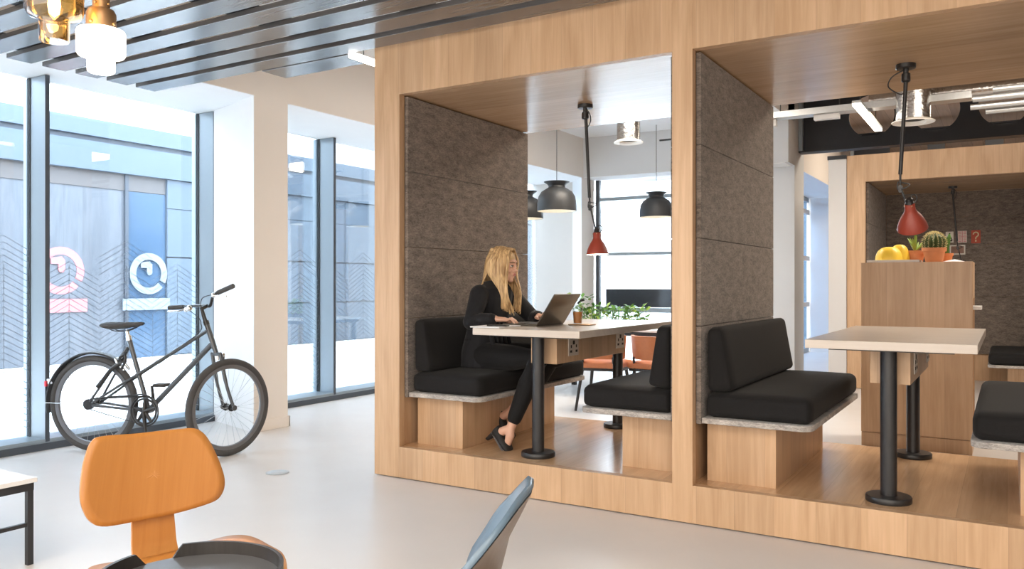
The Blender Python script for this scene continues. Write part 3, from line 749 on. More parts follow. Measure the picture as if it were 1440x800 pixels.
t = card(-0.635, -0.462, 1.576, 1.698, card_w, 'photo_card', 'white bordered brown photo print pinned lowest on the back felt')
MB().add(flat([(-0.62, 1.592), (-0.477, 1.592), (-0.477, 1.682), (-0.62, 1.682)]), [(0, 1, 2, 3)]).build('photo_print', photo_m, t, smooth=False)

# ------------------------------------------------------------------ white partition panel beside back booth
wp = thing('partition_panel', 'white upright partition panel with black cap beside the back booth', 'partition', (-1.70, 10.12, 0))
MB().box(-1.80, -1.602, 10.08, 10.25, 0, 2.655).build('panel', white_paint, wp, bevel=0.003)
MB().box(-1.81, -1.602, 10.075, 10.26, 2.656, 2.70).build('cap', steel_dark, wp, smooth=False)

# ------------------------------------------------------------------ exposed services at the back
def beam(y, label, x0, x1, zb, zt, xc0, pitch, r):
    t = thing('steel_beam', label, 'beam', (x0, y, zb), group='dark steel beams with round holes')
    zc = (zb+zt)/2 + 0.02
    n = 24; web = MB(); xs_ = []; x = xc0
    while x < x1: xs_.append(x); x += pitch
    edges = [x0] + [(a+b_)/2 for a, b_ in zip(xs_[:-1], xs_[1:])] + [x1]
    for xc, e0, e1 in zip(xs_, edges[:-1], edges[1:]):
        inner = []; outer = []
        for k in range(4*n):
            a = 2*PI*k/(4*n); cx_, sz = math.cos(a), math.sin(a)
            inner.append((xc+r*cx_, zc+r*sz))
            tx = (e1-xc)/cx_ if cx_ > 1e-9 else ((e0-xc)/cx_ if cx_ < -1e-9 else 1e9)
            tz = (zt-zc)/sz if sz > 1e-9 else ((zb-zc)/sz if sz < -1e-9 else 1e9)
            q = min(tx, tz); outer.append((xc+q*cx_, zc+q*sz))
        N4 = 4*n
        vs = [(a, y, b_) for a, b_ in inner] + [(a, y, b_) for a, b_ in outer]
        fs = [(k, (k+1) % N4, N4+(k+1) % N4, N4+k) for k in range(N4)]
        cr = [(e0, zb), (e1, zb), (e1, zt), (e0, zt)]
        web.add(vs, fs)
        for c_ in cr:   # corner fillers
            k = min(range(N4), key=lambda i: (outer[i][0]-c_[0])**2 + (outer[i][1]-c_[1])**2)
            for j in (k-1, k):
                A, B = outer[j % N4], outer[(j+1) % N4]
                web.add([(A[0], y, A[1]), (B[0], y, B[1]), (c_[0], y, c_[1])], [(0, 1, 2)])
    w_ = web.build('web', steel_dark, t, smooth=False)
    so = w_.modifiers.new('thick', 'SOLIDIFY'); so.thickness = 0.014
    MB().box(x0, x1, y-0.09, y+0.11, zb-0.02, zb).build('bottom_flange', steel_dark, t, smooth=False)
    MB().box(x0, x1, y-0.09, y+0.11, zt, zt+0.02).build('top_flange', steel_dark, t, smooth=False)
    MB().box(x0, x0+0.05, y-0.09, y-0.001, zb, zt).build('end_plate', frame_m, t, smooth=False)
beam(11.2, 'dark steel beam with round holes above the back booth', -2.355, 4.4, 2.95, 3.68, -1.48, 0.72, 0.265)
beam(14.3, 'dark steel beam with round holes further behind the first one', -2.2, 4.4, 3.0, 3.62, -1.35, 0.78, 0.27)
def duct(label, c, r, h, group='foil ventilation outlets'):
    t = thing('ventilation_outlet', label, 'ventilation duct', c, group=group)
    MB().lathe([(r, 0.02), (r, h)], c, n=36).build('pipe', foil, t)
    MB().lathe([(r*0.72, 0.03), (r*0.8, 0.012), (r*1.25, 0.0), (r*1.27, 0.008), (r*1.0, 0.03)], c, n=36).build('flange', white_in, t)
    MB().lathe([(0, 0.05), (r*0.72, 0.03)], c, n=36).build('grille', dark_grey, t)
duct('foil wrapped ventilation outlet seen above the woman\'s table', (-3.535, 8.25, 2.74), 0.125, 0.60)
duct('foil wrapped ventilation outlet seen right of the long arm lamp', (-0.80, 8.9, 2.79), 0.155, 1.2)
o = MB().tube([(-1.25, 9.3, 3.13), (3.5, 9.3, 3.13)], 0.075, 20).build('duct', foil, None)
tag(o, 'long silver horizontal duct under the back ceiling', 'duct')
tr = thing('cable_tray', 'galvanised cable tray running across the back ceiling', 'cable tray', (-1, 9.0, 3.0))
MB().box(-2.36, -0.3, 8.94, 9.10, 2.985, 2.992).box(-2.36, -0.3, 8.93, 8.94, 2.985, 3.05).box(-2.36, -0.3, 9.10, 9.11, 2.985, 3.05).build('tray', zinc, tr, smooth=False)
for x in (-2.1, -1.5, -0.9): MB().cyl((x, 9.02, 3.0), (x, 9.02, 3.799), 0.005, 8).build('hanger_rod', dark_grey, tr)
MB().box(-2.30, -2.14, 8.98, 9.06, 2.91, 2.984).build('junction_box', white_paint, tr, smooth=False)
MB().box(-1.75, -1.5, 8.98, 9.06, 2.93, 2.984).build('junction_box', white_paint, tr, smooth=False)
for i, (y, z, x0) in enumerate(((8.6, 2.90, -0.28), (8.66, 2.84, -0.30), (8.72, 2.80, -0.18), (8.6, 2.97, -0.12))):
    o = thing('conduit', None, None, (x0, y, z))
    MB().tube([(x0, y, z), (3.4, y, z)], 0.028, 14).build('tube', zinc, o)
    for hx in (0.55, 2.4): MB().cyl((hx+i*0.08, y, z+0.025), (hx+i*0.08, y, 3.799), 0.004, 8).build('hanger', dark_grey, o)
    tag(o, ['second highest', 'second lowest', 'lowest', 'highest'][i] + ' pale metal conduit of the bundle at top right', 'pipe', 'pale metal conduits')
sl_ = thing('strip_light', 'white strip light hung below the back ceiling by the arm lamp', 'light', (-1.24, 9.1, 2.91))
MB().box(-1.275, -1.20, 8.35, 9.9, 2.91, 2.93).build('diffuser', led_m, sl_)
MB().box(-1.277, -1.198, 8.35, 9.9, 2.9301, 2.955).build('housing', zinc, sl_, smooth=False)
for y in (8.6, 9.7): MB().cyl((-1.24, y, 2.955), (-1.24, y, 3.799), 0.004, 8).build('hanger', dark_grey, sl_)
rl = thing('light_track', 'thin dark track hung from the far ceiling', 'track', (-3.3, 9.4, 2.95))
MB().tube([(-3.62, 9.4, 2.95), (-2.4, 9.4, 2.95)], 0.012, 10).tube([(-3.35, 9.4, 2.95), (-3.12, 9.1, 2.93)], 0.010, 10).build('rail', dark_grey, rl)
for x in (-3.35, -3.15, -2.8): MB().cyl((x, 9.4, 2.95), (x, 9.4, 3.299), 0.004, 8).build('hanger', dark_grey, rl)

# dark dome pendants ---------------------------------------------------
def dome_pendant(label, c, s):
    t = thing('pendant_lamp', label, 'lamp', c, group='dark grey dome pendants')
    out = [(0.218, 0), (0.219, 0.01), (0.218, 0.09), (0.205, 0.16), (0.172, 0.215), (0.12, 0.248), (0.095, 0.262), (0.092, 0.280), (0.108, 0.300), (0.142, 0.322), (0.143, 0.327), (0.06, 0.327), (0, 0.325)]
    sh = MB().lathe([(r*s, h*s) for r, h in out], c, n=44).build('lamp_shade', dark_grey, t)
    MB().lathe([((r-0.004)*s, h*s+0.001) for r, h in out[:7]]+[(0, 0.258*s)], c, n=44).build('shade_lining', white_in, sh)
    MB().sph(Vector(c)+Vector((0, 0, 0.12*s)), 0.05*s).build('bulb', lampglow, sh)
    MB().cyl(Vector(c)+Vector((0, 0, 0.326*s)), (c[0], c[1], 3.299), 0.004, 8).build('cord', ink, t)
dome_pendant('whole dark grey dome pendant left of the red arm lamp over the woman', (-4.286, 8.0, 2.014), 1.0)
dome_pendant('dark grey dome pendant half hidden by the oak middle post', (-3.955, 10.15, 2.085), 1.0)
dome_pendant('dark grey dome pendant peeking past the felt wall behind the woman', (-4.93, 8.4, 1.985), 1.0)

# table, chairs and plant beyond the booth ----------------------------
bt = thing('dining_table', 'white topped table with dark frame beyond the woman\'s booth', 'table', (-3.6, 8.4, 0))
MB().box(-4.6, -2.35, 7.75, 8.85, 0.715, 0.74).build('tabletop', table_w, bt, bevel=0.003)
MB().box(-4.5, -2.45, 7.80, 8.80, 0.67, 0.714).build('frame', black_metal, bt, smooth=False)
for x in (-4.45, -2.52):
    for y in (7.85, 8.75): MB().box(x-0.025, x+0.025, y-0.025, y+0.025, 0, 0.67).build('leg', black_metal, bt, smooth=False)
def tan_chair(label, loc, rz):
    t = thing('dining_chair', label, 'chair', loc, rz, group='tan leather chairs')
    MB().cushion((0, 0.02, 0.44), (0.23, 0.22, 0.03), 0.025, 0.01, 10).build('seat', tan_m, t, local=True, angle=80)
    bk = MB(); n = 14; vs = []; fs = []
    for i in range(n+1):
        a = R(200+140*i/n); 
        for rr, z in ((0.245, 0.50), (0.262, 0.72), (0.232, 0.72), (0.215, 0.50)): vs.append((rr*math.cos(a), 0.02+rr*math.sin(a), z))
    for i in range(n):
        for k in range(4): fs.append((i*4+k, i*4+(k+1) % 4, (i+1)*4+(k+1) % 4, (i+1)*4+k))
    fs += [(0, 1, 2, 3), tuple(n*4+k for k in (3, 2, 1, 0))]
    bk.add(vs, fs).build('backrest', tan_m, t, local=True, bevel=0.004)
    MB().box(-0.21, 0.21, -0.18, 0.22, 0.385, 0.41).tube([(-0.15, -0.17, 0.40), (-0.15, -0.2, 0.52)], 0.012).tube([(0.15, -0.17, 0.40), (0.15, -0.2, 0.52)], 0.012).build('seat_frame', black_metal, t, local=True, smooth=False)
    for sx in (-1, 1):
        for sy in (-1, 1): MB().tube([(sx*0.17, 0.02+sy*0.16, 0.39), (sx*0.22, 0.02+sy*0.21, 0.0)], [0.017, 0.012], 12).build('leg', black_metal, t, local=True)
    return t
ch = tan_chair('tan leather chair seen below the woman\'s tabletop, left of the far table leg', (-3.32, 7.15, 0), R(8))
dup(ch, (-2.83, 7.30, 0), R(-6), 'tan leather chair seen between the far table leg and the facing bench')
pl = thing('potted_plant', 'leafy green plant in a trough on the white table beyond', 'plant', (-3.75, 8.2, 0.74))
MB().box(-4.05, -3.35, 8.12, 8.30, 0.7405, 0.79).build('planter', dark_grey, pl, bevel=0.005)
lf = MB(); 
for i in range(260):
    x = random.uniform(-4.08, -3.32); y = random.uniform(8.06, 8.36); z = 0.80+random.random()**1.3*0.17
    if i < 34: x = -4.06+random.gauss(0, 0.05); z = 0.90+random.random()*0.17
    a = random.uniform(0, 2*PI); el = random.uniform(-0.4, 0.9); L = random.uniform(0.045, 0.085)
    d = Vector((math.cos(a)*math.cos(el), math.sin(a)*math.cos(el), math.sin(el))); s_ = Vector((-math.sin(a), math.cos(a), random.uniform(-0.5, 0.5))).normalized(); up = d.cross(s_)
    p = Vector((x, y, z)); wv = L*0.34
    lf.mi = 0 if random.random() < 0.6 else 1
    lf.add([p, p+d*L*0.35+s_*wv, p+d*L*0.75+s_*wv*0.8, p+d*L-up*0.008, p+d*L*0.75-s_*wv*0.8, p+d*L*0.35-s_*wv, p+d*L*0.5+up*0.008], [(0, 1, 6), (1, 2, 6), (2, 3, 6), (3, 4, 6), (4, 5, 6), (5, 0, 6)])
lf.build('foliage', [leaf_m, leaf_l], pl)
st = MB()
for i in range(54):
    x = random.uniform(-4.05, -3.35); st.tube([(x, 8.2, 0.78), (x+random.uniform(-0.05, 0.05), 8.2+random.uniform(-0.1, 0.1), 0.95)], 0.003, 6)
st.build('stems', leaf_m, pl)

# ------------------------------------------------------------------ bicycle
bk = thing('bicycle', 'charcoal step-through city bicycle parked by the window', 'bicycle', (-5.68, 3.43, 0), R(22.4))
def wheel(name, c, d, Rw, par, nsp):
    """c centre, d heading (unit, horizontal)"""
    c, d = Vector(c), Vector(d).normalized(); zz = Vector((0, 0, 1)); ax = d.cross(zz).normalized()
    n = 72
    ring = lambda r, off=0: [c + (d*math.cos(2*PI*k/n) + zz*math.sin(2*PI*k/n))*r + ax*off for k in range(n)]
    tyre = MB().tube(ring(Rw-0.023), 0.0235, 12, closed=True).build('tyre', rubber, par, local=True, angle=80)
    rm = MB()
    for (r0, o0, r1, o1) in ((Rw-0.041, 0.013, Rw-0.068, 0.011), (Rw-0.068, 0.011, Rw-0.072, 0.0), (Rw-0.072, 0.0, Rw-0.068, -0.011), (Rw-0.068, -0.011, Rw-0.041, -0.013), (Rw-0.041, -0.013, Rw-0.041, 0.013)):
        a, b_ = ring(r0, o0), ring(r1, o1)
        rm.add(a+b_, [(k, (k+1) % n, n+(k+1) % n, n+k) for k in range(n)])
    rm.build('rim', rim_m, tyre, local=True)
    sp = MB()
    for k in range(nsp):
        a = 2*PI*k/nsp; b_ = a + (0.55 if (k//2) % 2 else -0.55); sd = 1 if k % 2 else -1
        sp.tube([c + (d*math.cos(b_)+zz*math.sin(b_))*0.022 + ax*sd*0.028, c + (d*math.cos(a)+zz*math.sin(a))*(Rw-0.07)], 0.0011, 4)
    o = sp.build('spokes', zinc, tyre, local=True); o['kind'] = 'stuff'
    hb = MB().cyl(c-ax*0.045, c+ax*0.045, 0.017, 16).cyl(c-ax*0.034, c-ax*0.028, 0.027, 20).cyl(c+ax*0.028, c+ax*0.034, 0.027, 20).cyl(c-ax*0.066, c+ax*0.066, 0.006, 10)
    hb.build('hub', black_metal, tyre, local=True)
    return ax
RH = Vector((0.06, 0, 0.345)); FH = Vector((1.095, 0.005, 0.340))
fd = Vector((math.cos(R(65)), math.sin(R(65)), 0)); fax = fd.cross(Vector((0, 0, 1)))
wheel('rear_wheel', RH, (1, 0, 0), 0.345, bk, 32)
wheel('front_wheel', FH, fd, 0.340, bk, 32)
BBv = Vector((0.49, 0, 0.305)); ST = Vector((0.335, 0, 0.815)); HT = Vector((0.934, 0, 0.915)); HB = Vector((0.990, 0, 0.755))
fr = MB()
fr.tube([BBv, ST], 0.0165, 14).tube([HT, HB], 0.019, 16).tube([HB+Vector((-0.015, 0, 0.03)), BBv], 0.0185, 14)
TT = BBv + (ST-BBv)*0.50
for sy in (-1, 1):
    fr.tube([HT+Vector((0.012, sy*0.012, -0.035)), TT+Vector((0, sy*0.022, 0)), RH+Vector((0.03, sy*0.062, 0.012))], 0.0095, 10)
    fr.tube([ST+Vector((-0.002, sy*0.012, -0.06)), RH+Vector((0.012, sy*0.062, 0.02))], 0.0085, 10)
    fr.tube([BBv+Vector((-0.02, sy*0.03, 0)), RH+Vector((0.03, sy*0.062, -0.005))], 0.0095, 10)
    fr.cyl(RH+Vector((0.008, sy*0.058, 0.003)), RH+Vector((0.008, sy*0.066, 0.003)), 0.022, 16)
fr.cyl(BBv+Vector((0, -0.036, 0)), BBv+Vector((0, 0.036, 0)), 0.023, 18)
fr.tube([TT+Vector((0, -0.03, 0)), TT+Vector((0, 0.03, 0))], 0.010, 10)
frm = fr.build('frame', bike_paint, bk, local=True)
# small pale maker's marks on the down tube, drawn as dashes of lettering
dt = (BBv-HB).normalized(); up = Vector((0, 1, 0)).cross(dt).normalized(); lt = MB()
p0 = HB+Vector((-0.015, 0, 0.03))
def glyphs(s0, s1, seed):
    rg = random.Random(seed); s = s0
    while s < s1:
        w = rg.uniform(0.008, 0.013); q = p0 + dt*s + Vector((0, -0.0188, 0))
        lt.add([q-up*0.006, q+dt*w*0.35-up*0.006, q+dt*w*0.35+up*0.006, q+up*0.006], [(0, 1, 2, 3)])
        lt.add([q+up*0.003, q+dt*w+up*0.003, q+dt*w+up*0.006, q+up*0.006], [(0, 1, 2, 3)])
        s += w+0.005
glyphs(0.10, 0.19, 3); glyphs(0.24, 0.37, 5)
lt.build('frame_lettering', white_reflection_lettering, frm, local=True, smooth=False)
# fork
cr_ = HB + (HB-HT).normalized()*0.045
fk = MB().tube([HB, cr_+Vector((0, 0, 0.005))], 0.017, 14)
fk.tube([cr_-fax*0.048, cr_+fax*0.048], 0.014, 12)
for s_ in (-1, 1): fk.tube(spline([cr_+fax*s_*0.046, cr_+fax*s_*0.05+(FH-cr_)*0.55-fd*0.012, FH+fax*s_*0.056]), [0.0135]*8+[0.0115]*8+[0.009], 12)
for s_ in (-1, 1): fk.cyl(FH+fax*s_*0.056, FH+fax*s_*0.068, 0.019, 16)
fk.build('fork', bike_paint, bk, local=True)
q = cr_+fd*0.035+Vector((0, 0, -0.005))
MB().tube([q-fax*0.035, q+fax*0.035], 0.010, 10).tube([q-fax*0.035, q-fax*0.03-Vector((0, 0, 0.045))], 0.009, 10).tube([q+fax*0.035, q+fax*0.03-Vector((0, 0, 0.045))], 0.009, 10).build('front_brake', chrome, bk, local=True)
# stem and bar
S1 = HT + (HT-HB).normalized()*0.13
sc_ = S1 + fd*0.05 + Vector((0, 0, 0.012))
MB().tube([HT, S1], 0.0125, 12).tube([S1-Vector((0, 0, 0.01)), sc_], 0.0135, 12).cyl(HT-Vector((0, 0, 0.0)), HT+(HT-HB).normalized()*0.03, 0.021, 16).build('stem', black_metal, bk, local=True)
bar = spline([(1.185, -0.10, 1.19), (1.02, -0.04, 1.135), (0.975, 0.0, 1.105), sc_+fax*0.03, sc_-fax*0.03, (0.76, 0.11, 1.045), (0.70, 0.125, 1.038), (0.55, 0.155, 1.03)], 6)
hb = MB().tube(bar, 0.011, 12).build('handlebar', black_metal, bk, local=True)
MB().tube([(1.185, -0.10, 1.19), (1.045, -0.049, 1.143)], 0.0165, 14).build('grip', rubber, bk, local=True)
MB().tube([(0.55, 0.155, 1.03), (0.68, 0.13, 1.036)], 0.0165, 14).build('grip', rubber, bk, local=True)
lv = MB().tube([(1.02, -0.05, 1.128), (1.06, -0.10, 1.112), (1.16, -0.15, 1.12)], 0.006, 8).sph((1.015, -0.055, 1.125), 0.018).build('brake_lever', chrome, bk, local=True)
MB().tube([(0.72, 0.12, 1.03), (0.68, 0.07, 1.01), (0.58, 0.09, 1.005)], 0.006, 8).sph((0.72, 0.10, 1.02), 0.018).sph((0.76, 0.07, 1.03), 0.022).build('brake_lever', chrome, bk, local=True)
cb = MB()
cb.tube(spline([(1.01, -0.06, 1.13), (0.93, -0.06, 1.10), (0.91, -0.03, 1.0), (0.945, -0.02, 0.88), (0.99, -0.01, 0.73)]), 0.0028, 6)
cb.tube(spline([(0.73, 0.10, 1.02), (0.84, 0.02, 0.98), (0.90, -0.02, 0.93), (0.86, -0.022, 0.84), (TT.x+0.05, -0.025, TT.z+0.03)]), 0.0028, 6)
cb.build('brake_cables', ink, bk, local=True)
# seat
MB().cyl(ST, (0.318, 0, 0.875), 0.0125, 14).cyl(ST-Vector((-0.003, 0, 0.015)), ST+Vector((-0.003, 0, 0.018)), 0.020, 16).build('seat_post', chrome, bk, local=True)
sd_ = MB(); secs = []
for s, w, h, z in ((0.150, 0.055, 0.010, 0.912), (0.158, 0.080, 0.020, 0.908), (0.20, 0.083, 0.028, 0.905), (0.26, 0.066, 0.026, 0.905), (0.32, 0.040, 0.022, 0.909), (0.38, 0.025, 0.018, 0.914), (0.43, 0.020, 0.014, 0.920), (0.452, 0.010, 0.007, 0.922)):
    secs.append(((s, 0, z), (0, w, 0), (0, 0, h)))
sd_.loft(secs, 20).build('saddle', rubber, bk, local=True, angle=80)
MB().tube(spline([(0.19, -0.03, 0.888), (0.24, -0.022, 0.868), (0.33, -0.02, 0.872), (0.41, -0.012, 0.905)]), 0.0035, 8).tube(spline([(0.19, 0.03, 0.888), (0.24, 0.022, 0.868), (0.33, 0.02, 0.872), (0.41, 0.012, 0.905)]), 0.0035, 8).build('saddle_rails', black_metal, bk, local=True)
# rear mudguard, reflector
mg = MB(); n = 40; prof = [(-0.032, -0.008), (-0.026, 0.004), (0, 0.010), (0.026, 0.004), (0.032, -0.008)]; vs = []; fs = []
for i in range(n+1):
    a = R(52+140*i/n)
    for oy, dr in prof: r = 0.365+dr; vs.append((RH.x+r*math.cos(a), oy, RH.z+r*math.sin(a)))
for i in range(n):
    for k in range(4): fs.append((i*5+k, i*5+k+1, (i+1)*5+k+1, (i+1)*5+k))
g = mg.add(vs, fs).build('mudguard', black_metal, bk, local=True)
so = g.modifiers.new('thick', 'SOLIDIFY'); so.thickness = 0.002
a = R(180); e = Vector((RH.x+0.367*math.cos(a), 0, RH.z+0.367*math.sin(a)))
ms = MB()
for sy in (-1, 1): ms.tube([RH+Vector((0, sy*0.066, 0)), (e.x, sy*0.034, e.z-0.0)], 0.0022, 6)
ms.build('mudguard_stay', chrome, g, local=True)
a = R(160); e = Vector((RH.x+0.395*math.cos(a), 0, RH.z+0.395*math.sin(a)))
MB().box(e.x-0.012, e.x+0.004, -0.022, 0.022, e.z-0.02, e.z+0.02).build('reflector', red_refl, g, local=True, bevel=0.003)
MB().box(e.x, e.x+0.03, -0.012, 0.012, e.z-0.005, e.z+0.035).build('reflector_bracket', chrome, g, local=True, bevel=0.003)
# rear brake and u-lock bracket on the seat tube
q = Vector((0.27, 0, 0.62))
MB().tube([q+Vector((0.05, -0.03, -0.03)), q+Vector((0.0, -0.036, 0.02)), q+Vector((-0.02, -0.03, 0.05))], 0.011, 10).tube([q+Vector((0.05, 0.03, -0.03)), q+Vector((0.0, 0.036, 0.02)), q+Vector((-0.02, 0.03, 0.05))], 0.011, 10).tube([q+Vector((-0.02, -0.03, 0.05)), q+Vector((-0.02, 0.03, 0.05))], 0.011, 10).build('rear_brake', chrome, bk, local=True)
lk = MB().tube(spline([(0.30, -0.045, 0.64), (0.24, -0.055, 0.60), (0.18, -0.055, 0.53), (0.13, -0.06, 0.47)]), 0.015, 12).tube(spline([(0.31, -0.05, 0.60), (0.34, -0.05, 0.66), (0.33, -0.045, 0.70), (0.29, -0.045, 0.68)]), 0.009, 10)
lk.build('chain_lock', black_metal, bk, local=True)
# crank set
cy = -0.052
cgm = MB().tube([(BBv.x+0.105*math.cos(2*PI*k/60), cy, BBv.z+0.105*math.sin(2*PI*k/60)) for k in range(60)], 0.0065, 8, closed=True).tube([(BBv.x+0.088*math.cos(2*PI*k/60), cy, BBv.z+0.088*math.sin(2*PI*k/60)) for k in range(60)], 0.008, 8, closed=True)
for k in range(5):
    a = 2*PI*k/5+0.3; cgm.tube([(BBv.x, cy, BBv.z), (BBv.x+0.09*math.cos(a), cy, BBv.z+0.09*math.sin(a))], [0.018, 0.009], 10)
cgm.cyl((BBv.x, cy-0.01, BBv.z), (BBv.x, cy+0.02, BBv.z), 0.022, 18)
cgm.build('chainring', black_metal, bk, local=True)
MB().tube([(RH.x, cy, RH.z+0.035), (BBv.x, cy, BBv.z+0.108)], 0.0045, 8).tube([(RH.x, cy, RH.z-0.035), (BBv.x, cy, BBv.z-0.100)], 0.0035, 8).tube(spline([(RH.x+0.02, cy-0.012, RH.z+0.04), (0.25, cy-0.014, 0.405), (0.40, cy-0.014, 0.415), (BBv.x, cy-0.014, BBv.z+0.12), (BBv.x+0.09, cy-0.014, BBv.z+0.08), (BBv.x+0.115, cy-0.014, BBv.z)]), 0.006, 8).build('chain', black_metal, bk, local=True)
MB().cyl((RH.x, cy-0.016, RH.z), (RH.x, cy+0.01, RH.z), 0.038, 28).build('sprocket', black_metal, bk, local=True)
for sy, d in ((-1, Vector((0.02, 0, -0.165))), (1, Vector((-0.02, 0, 0.165)))):
    A = Vector((BBv.x, sy*0.066, BBv.z)); B_ = A+d
    c_ = MB().tube([A, B_], [0.014, 0.010], 10).cyl((BBv.x, 0, BBv.z), A, 0.009, 10).build('crank', black_metal, bk, local=True)
    if sy > 0: B_ = Vector((BBv.x+0.02, sy*0.066, BBv.z+0.165))
    MB().box(B_.x-0.045, B_.x+0.045, min(B_.y+sy*0.012, B_.y+sy*0.10), max(B_.y+sy*0.012, B_.y+sy*0.10), B_.z-0.011, B_.z+0.011).build('pedal', rubber, c_, local=True, bevel=0.004)
MB().tube([(0.44, 0.03, 0.29), (0.36, 0.17, 0.012)], 0.009, 10).tube([(0.36, 0.165, 0.012), (0.31, 0.19, 0.010)], 0.010, 10).build('kickstand', black_metal, bk, local=True)

# ------------------------------------------------------------------ woman at the laptop
def chain(mb, pts, n=16):
    """round tapered limb through (point, radius)"""
    P = [Vector(p) for p, r in pts]; Rr = [r for p, r in pts]
    mb.tube(P, Rr, n)
    for p, r in zip(P, Rr): mb.sph(p, r*0.995, 14, 8)
    return mb
HC = Vector((-2.825, 4.53, 1.325))                       # centre of the head
yaw, pit = R(6), R(-9)
HM = Matrix.Translation(HC) @ Matrix.Rotation(yaw, 4, 'Z') @ Matrix.Rotation(-pit, 4, 'Y')   # local: x forward, y left, z up
def hp(x, y, z): return HM @ Vector((x, y, z))
def hv(x, y, z): return HM.to_3x3() @ Vector((x, y, z))
def hell(mb, c, r): return mb.ell(hp(*c), hv(r[0], 0, 0), hv(0, r[1], 0), hv(0, 0, r[2]), 24, 16)
body = MB()
# head
hell(body, (-0.012, 0, 0.028), (0.093, 0.073, 0.088))
hell(body, (0.022, 0, -0.030), (0.062, 0.060, 0.070))
hell(body, (0.050, 0, -0.062), (0.036, 0.042, 0.036))
hell(body, (0.066, 0, -0.087), (0.020, 0.022, 0.017))
hell(body, (0.060, 0.034, -0.022), (0.024, 0.024, 0.024)); hell(body, (0.060, -0.034, -0.022), (0.024, 0.024, 0.024))
hell(body, (0.074, 0, 0.034), (0.012, 0.046, 0.012))
hell(body, (0.089, 0, -0.002), (0.010, 0.0075, 0.026)); hell(body, (0.099, 0, -0.021), (0.012, 0.010, 0.009))
hell(body, (0.090, 0.011, -0.024), (0.008, 0.007, 0.006)); hell(body, (0.090, -0.011, -0.024), (0.008, 0.007, 0.006))
hell(body, (0.082, 0, -0.047), (0.012, 0.021, 0.014))
for s_ in (-1, 1): hell(body, (-0.005, s_*0.074, -0.008), (0.017, 0.007, 0.030))
# neck, torso, seat
NB = Vector((-2.875, 4.53, 1.175))
chain(body, [(hp(-0.012, 0, -0.05), 0.050), (hp(-0.02, 0, -0.10), 0.047), (NB, 0.056)])
T = [((-2.965, 4.53, 0.70), (0.115, 0, 0), (0, 0.165, 0)), ((-2.965, 4.53, 0.80), (0.11, 0, 0), (0, 0.16, 0)), ((-2.95, 4.53, 0.90), (0.09, 0, 0), (0, 0.125, 0)), ((-2.93, 4.53, 1.00), (0.10, 0, 0.01), (0, 0.135, 0)), ((-2.905, 4.53, 1.10), (0.105, 0, 0.02), (0, 0.155, 0)), ((-2.89, 4.53, 1.155), (0.075, 0, 0.02), (0, 0.155, 0)), ((-2.88, 4.53, 1.185), (0.05, 0, 0.01), (0, 0.09, 0))]
body.loft(T, 28)
sN, sF = Vector((-2.905, 4.375, 1.135)), Vector((-2.875, 4.685, 1.135))
eN, eF = Vector((-2.890, 4.26, 0.965)), Vector((-2.745, 4.79, 0.975))
wN, wF = Vector((-2.745, 4.305, 0.985)), Vector((-2.615, 4.635, 0.990))
chain(body, [(sN, 0.05), ((sN+eN)/2, 0.042), (eN, 0.036), ((eN*0.6+wN*0.4), 0.034), (wN, 0.0235)])
chain(body, [(sF, 0.05), ((sF+eF)/2, 0.042), (eF, 0.036), ((eF*0.6+wF*0.4), 0.034), (wF, 0.0235)])
def hand(w, d, left, tips_drop=0.02, lift=0.0):
    """palm down hand from wrist w pointing along d; left: thumb on the right-hand side seen from above"""
    d = Vector(d).normalized(); sd = Vector((0, 0, 1)).cross(d).normalized()      # to the left of d
    th = -sd if left else sd; up = Vector((0, 0, 1))
    k = w + d*0.085
    body.loft([(w, sd*0.024, up*0.018), (w+d*0.03, sd*0.031, up*0.017), (w+d*0.065+up*0.002, sd*0.038, up*0.015), (k, sd*0.038, up*0.012)], 18)
    for i, (o, L) in enumerate(((0.028, 0.066), (0.0095, 0.074), (-0.0095, 0.069), (-0.028, 0.054))):
        b0 = k + th*o - d*0.008; dd = (d + th*o*2.2).normalized()
        p1 = b0 + dd*L*0.42 + up*(0.013+lift); p2 = p1 + dd*L*0.30 - up*0.012; p3 = p2 + dd*L*0.20 - up*(0.016)
        chain(body, [(b0, 0.0098), (p1, 0.0090), (p2, 0.0080), (p3, 0.0070)], 10)
    t0 = w + d*0.025 + th*0.024 - up*0.004; t1 = t0 + (d*0.6+th*0.8).normalized()*0.036; t2 = t1 + (d*0.92+th*0.3).normalized()*0.028 - up*0.006; t3 = t2 + d*0.02 - up*0.005
    chain(body, [(t0, 0.0135), (t1, 0.0115), (t2, 0.0095), (t3, 0.0078)], 10)
hand(wN, (0.9, 0.42, -0.10), False)
hand(wF, (0.80, -0.42, 0.05), True, lift=0.008)
# legs
hN, hF = Vector((-2.95, 4.44, 0.735)), Vector((-2.95, 4.62, 0.735))
kN, kF = Vector((-2.46, 4.345, 0.742)), Vector((-2.47, 4.60, 0.735))
aN, aF = Vector((-2.588, 4.235, 0.325)), Vector((-2.775, 4.545, 0.375))
tN, tF = Vector((-2.60, 4.215, 0.222)), Vector((-2.775, 4.535, 0.235))
chain(body, [(hN, 0.085), (hN*0.4+kN*0.6, 0.066), (kN, 0.052), (kN*0.65+aN*0.35, 0.050), (kN*0.2+aN*0.8, 0.032), (aN, 0.027)])
chain(body, [(hF, 0.085), (hF*0.4+kF*0.6, 0.066), (kF, 0.052), (kF*0.65+aF*0.35, 0.050), (kF*0.2+aF*0.8, 0.032), (aF, 0.027)])
def foot(a, h, t):
    """heel h raised, toe t on the deck"""
    chain(body, [(a, 0.027), (a*0.3+h*0.7, 0.028)]); chain(body, [(a, 0.026), (a*0.45+t*0.55+Vector((0.01, 0, 0.012)), 0.028), (t, 0.02)])
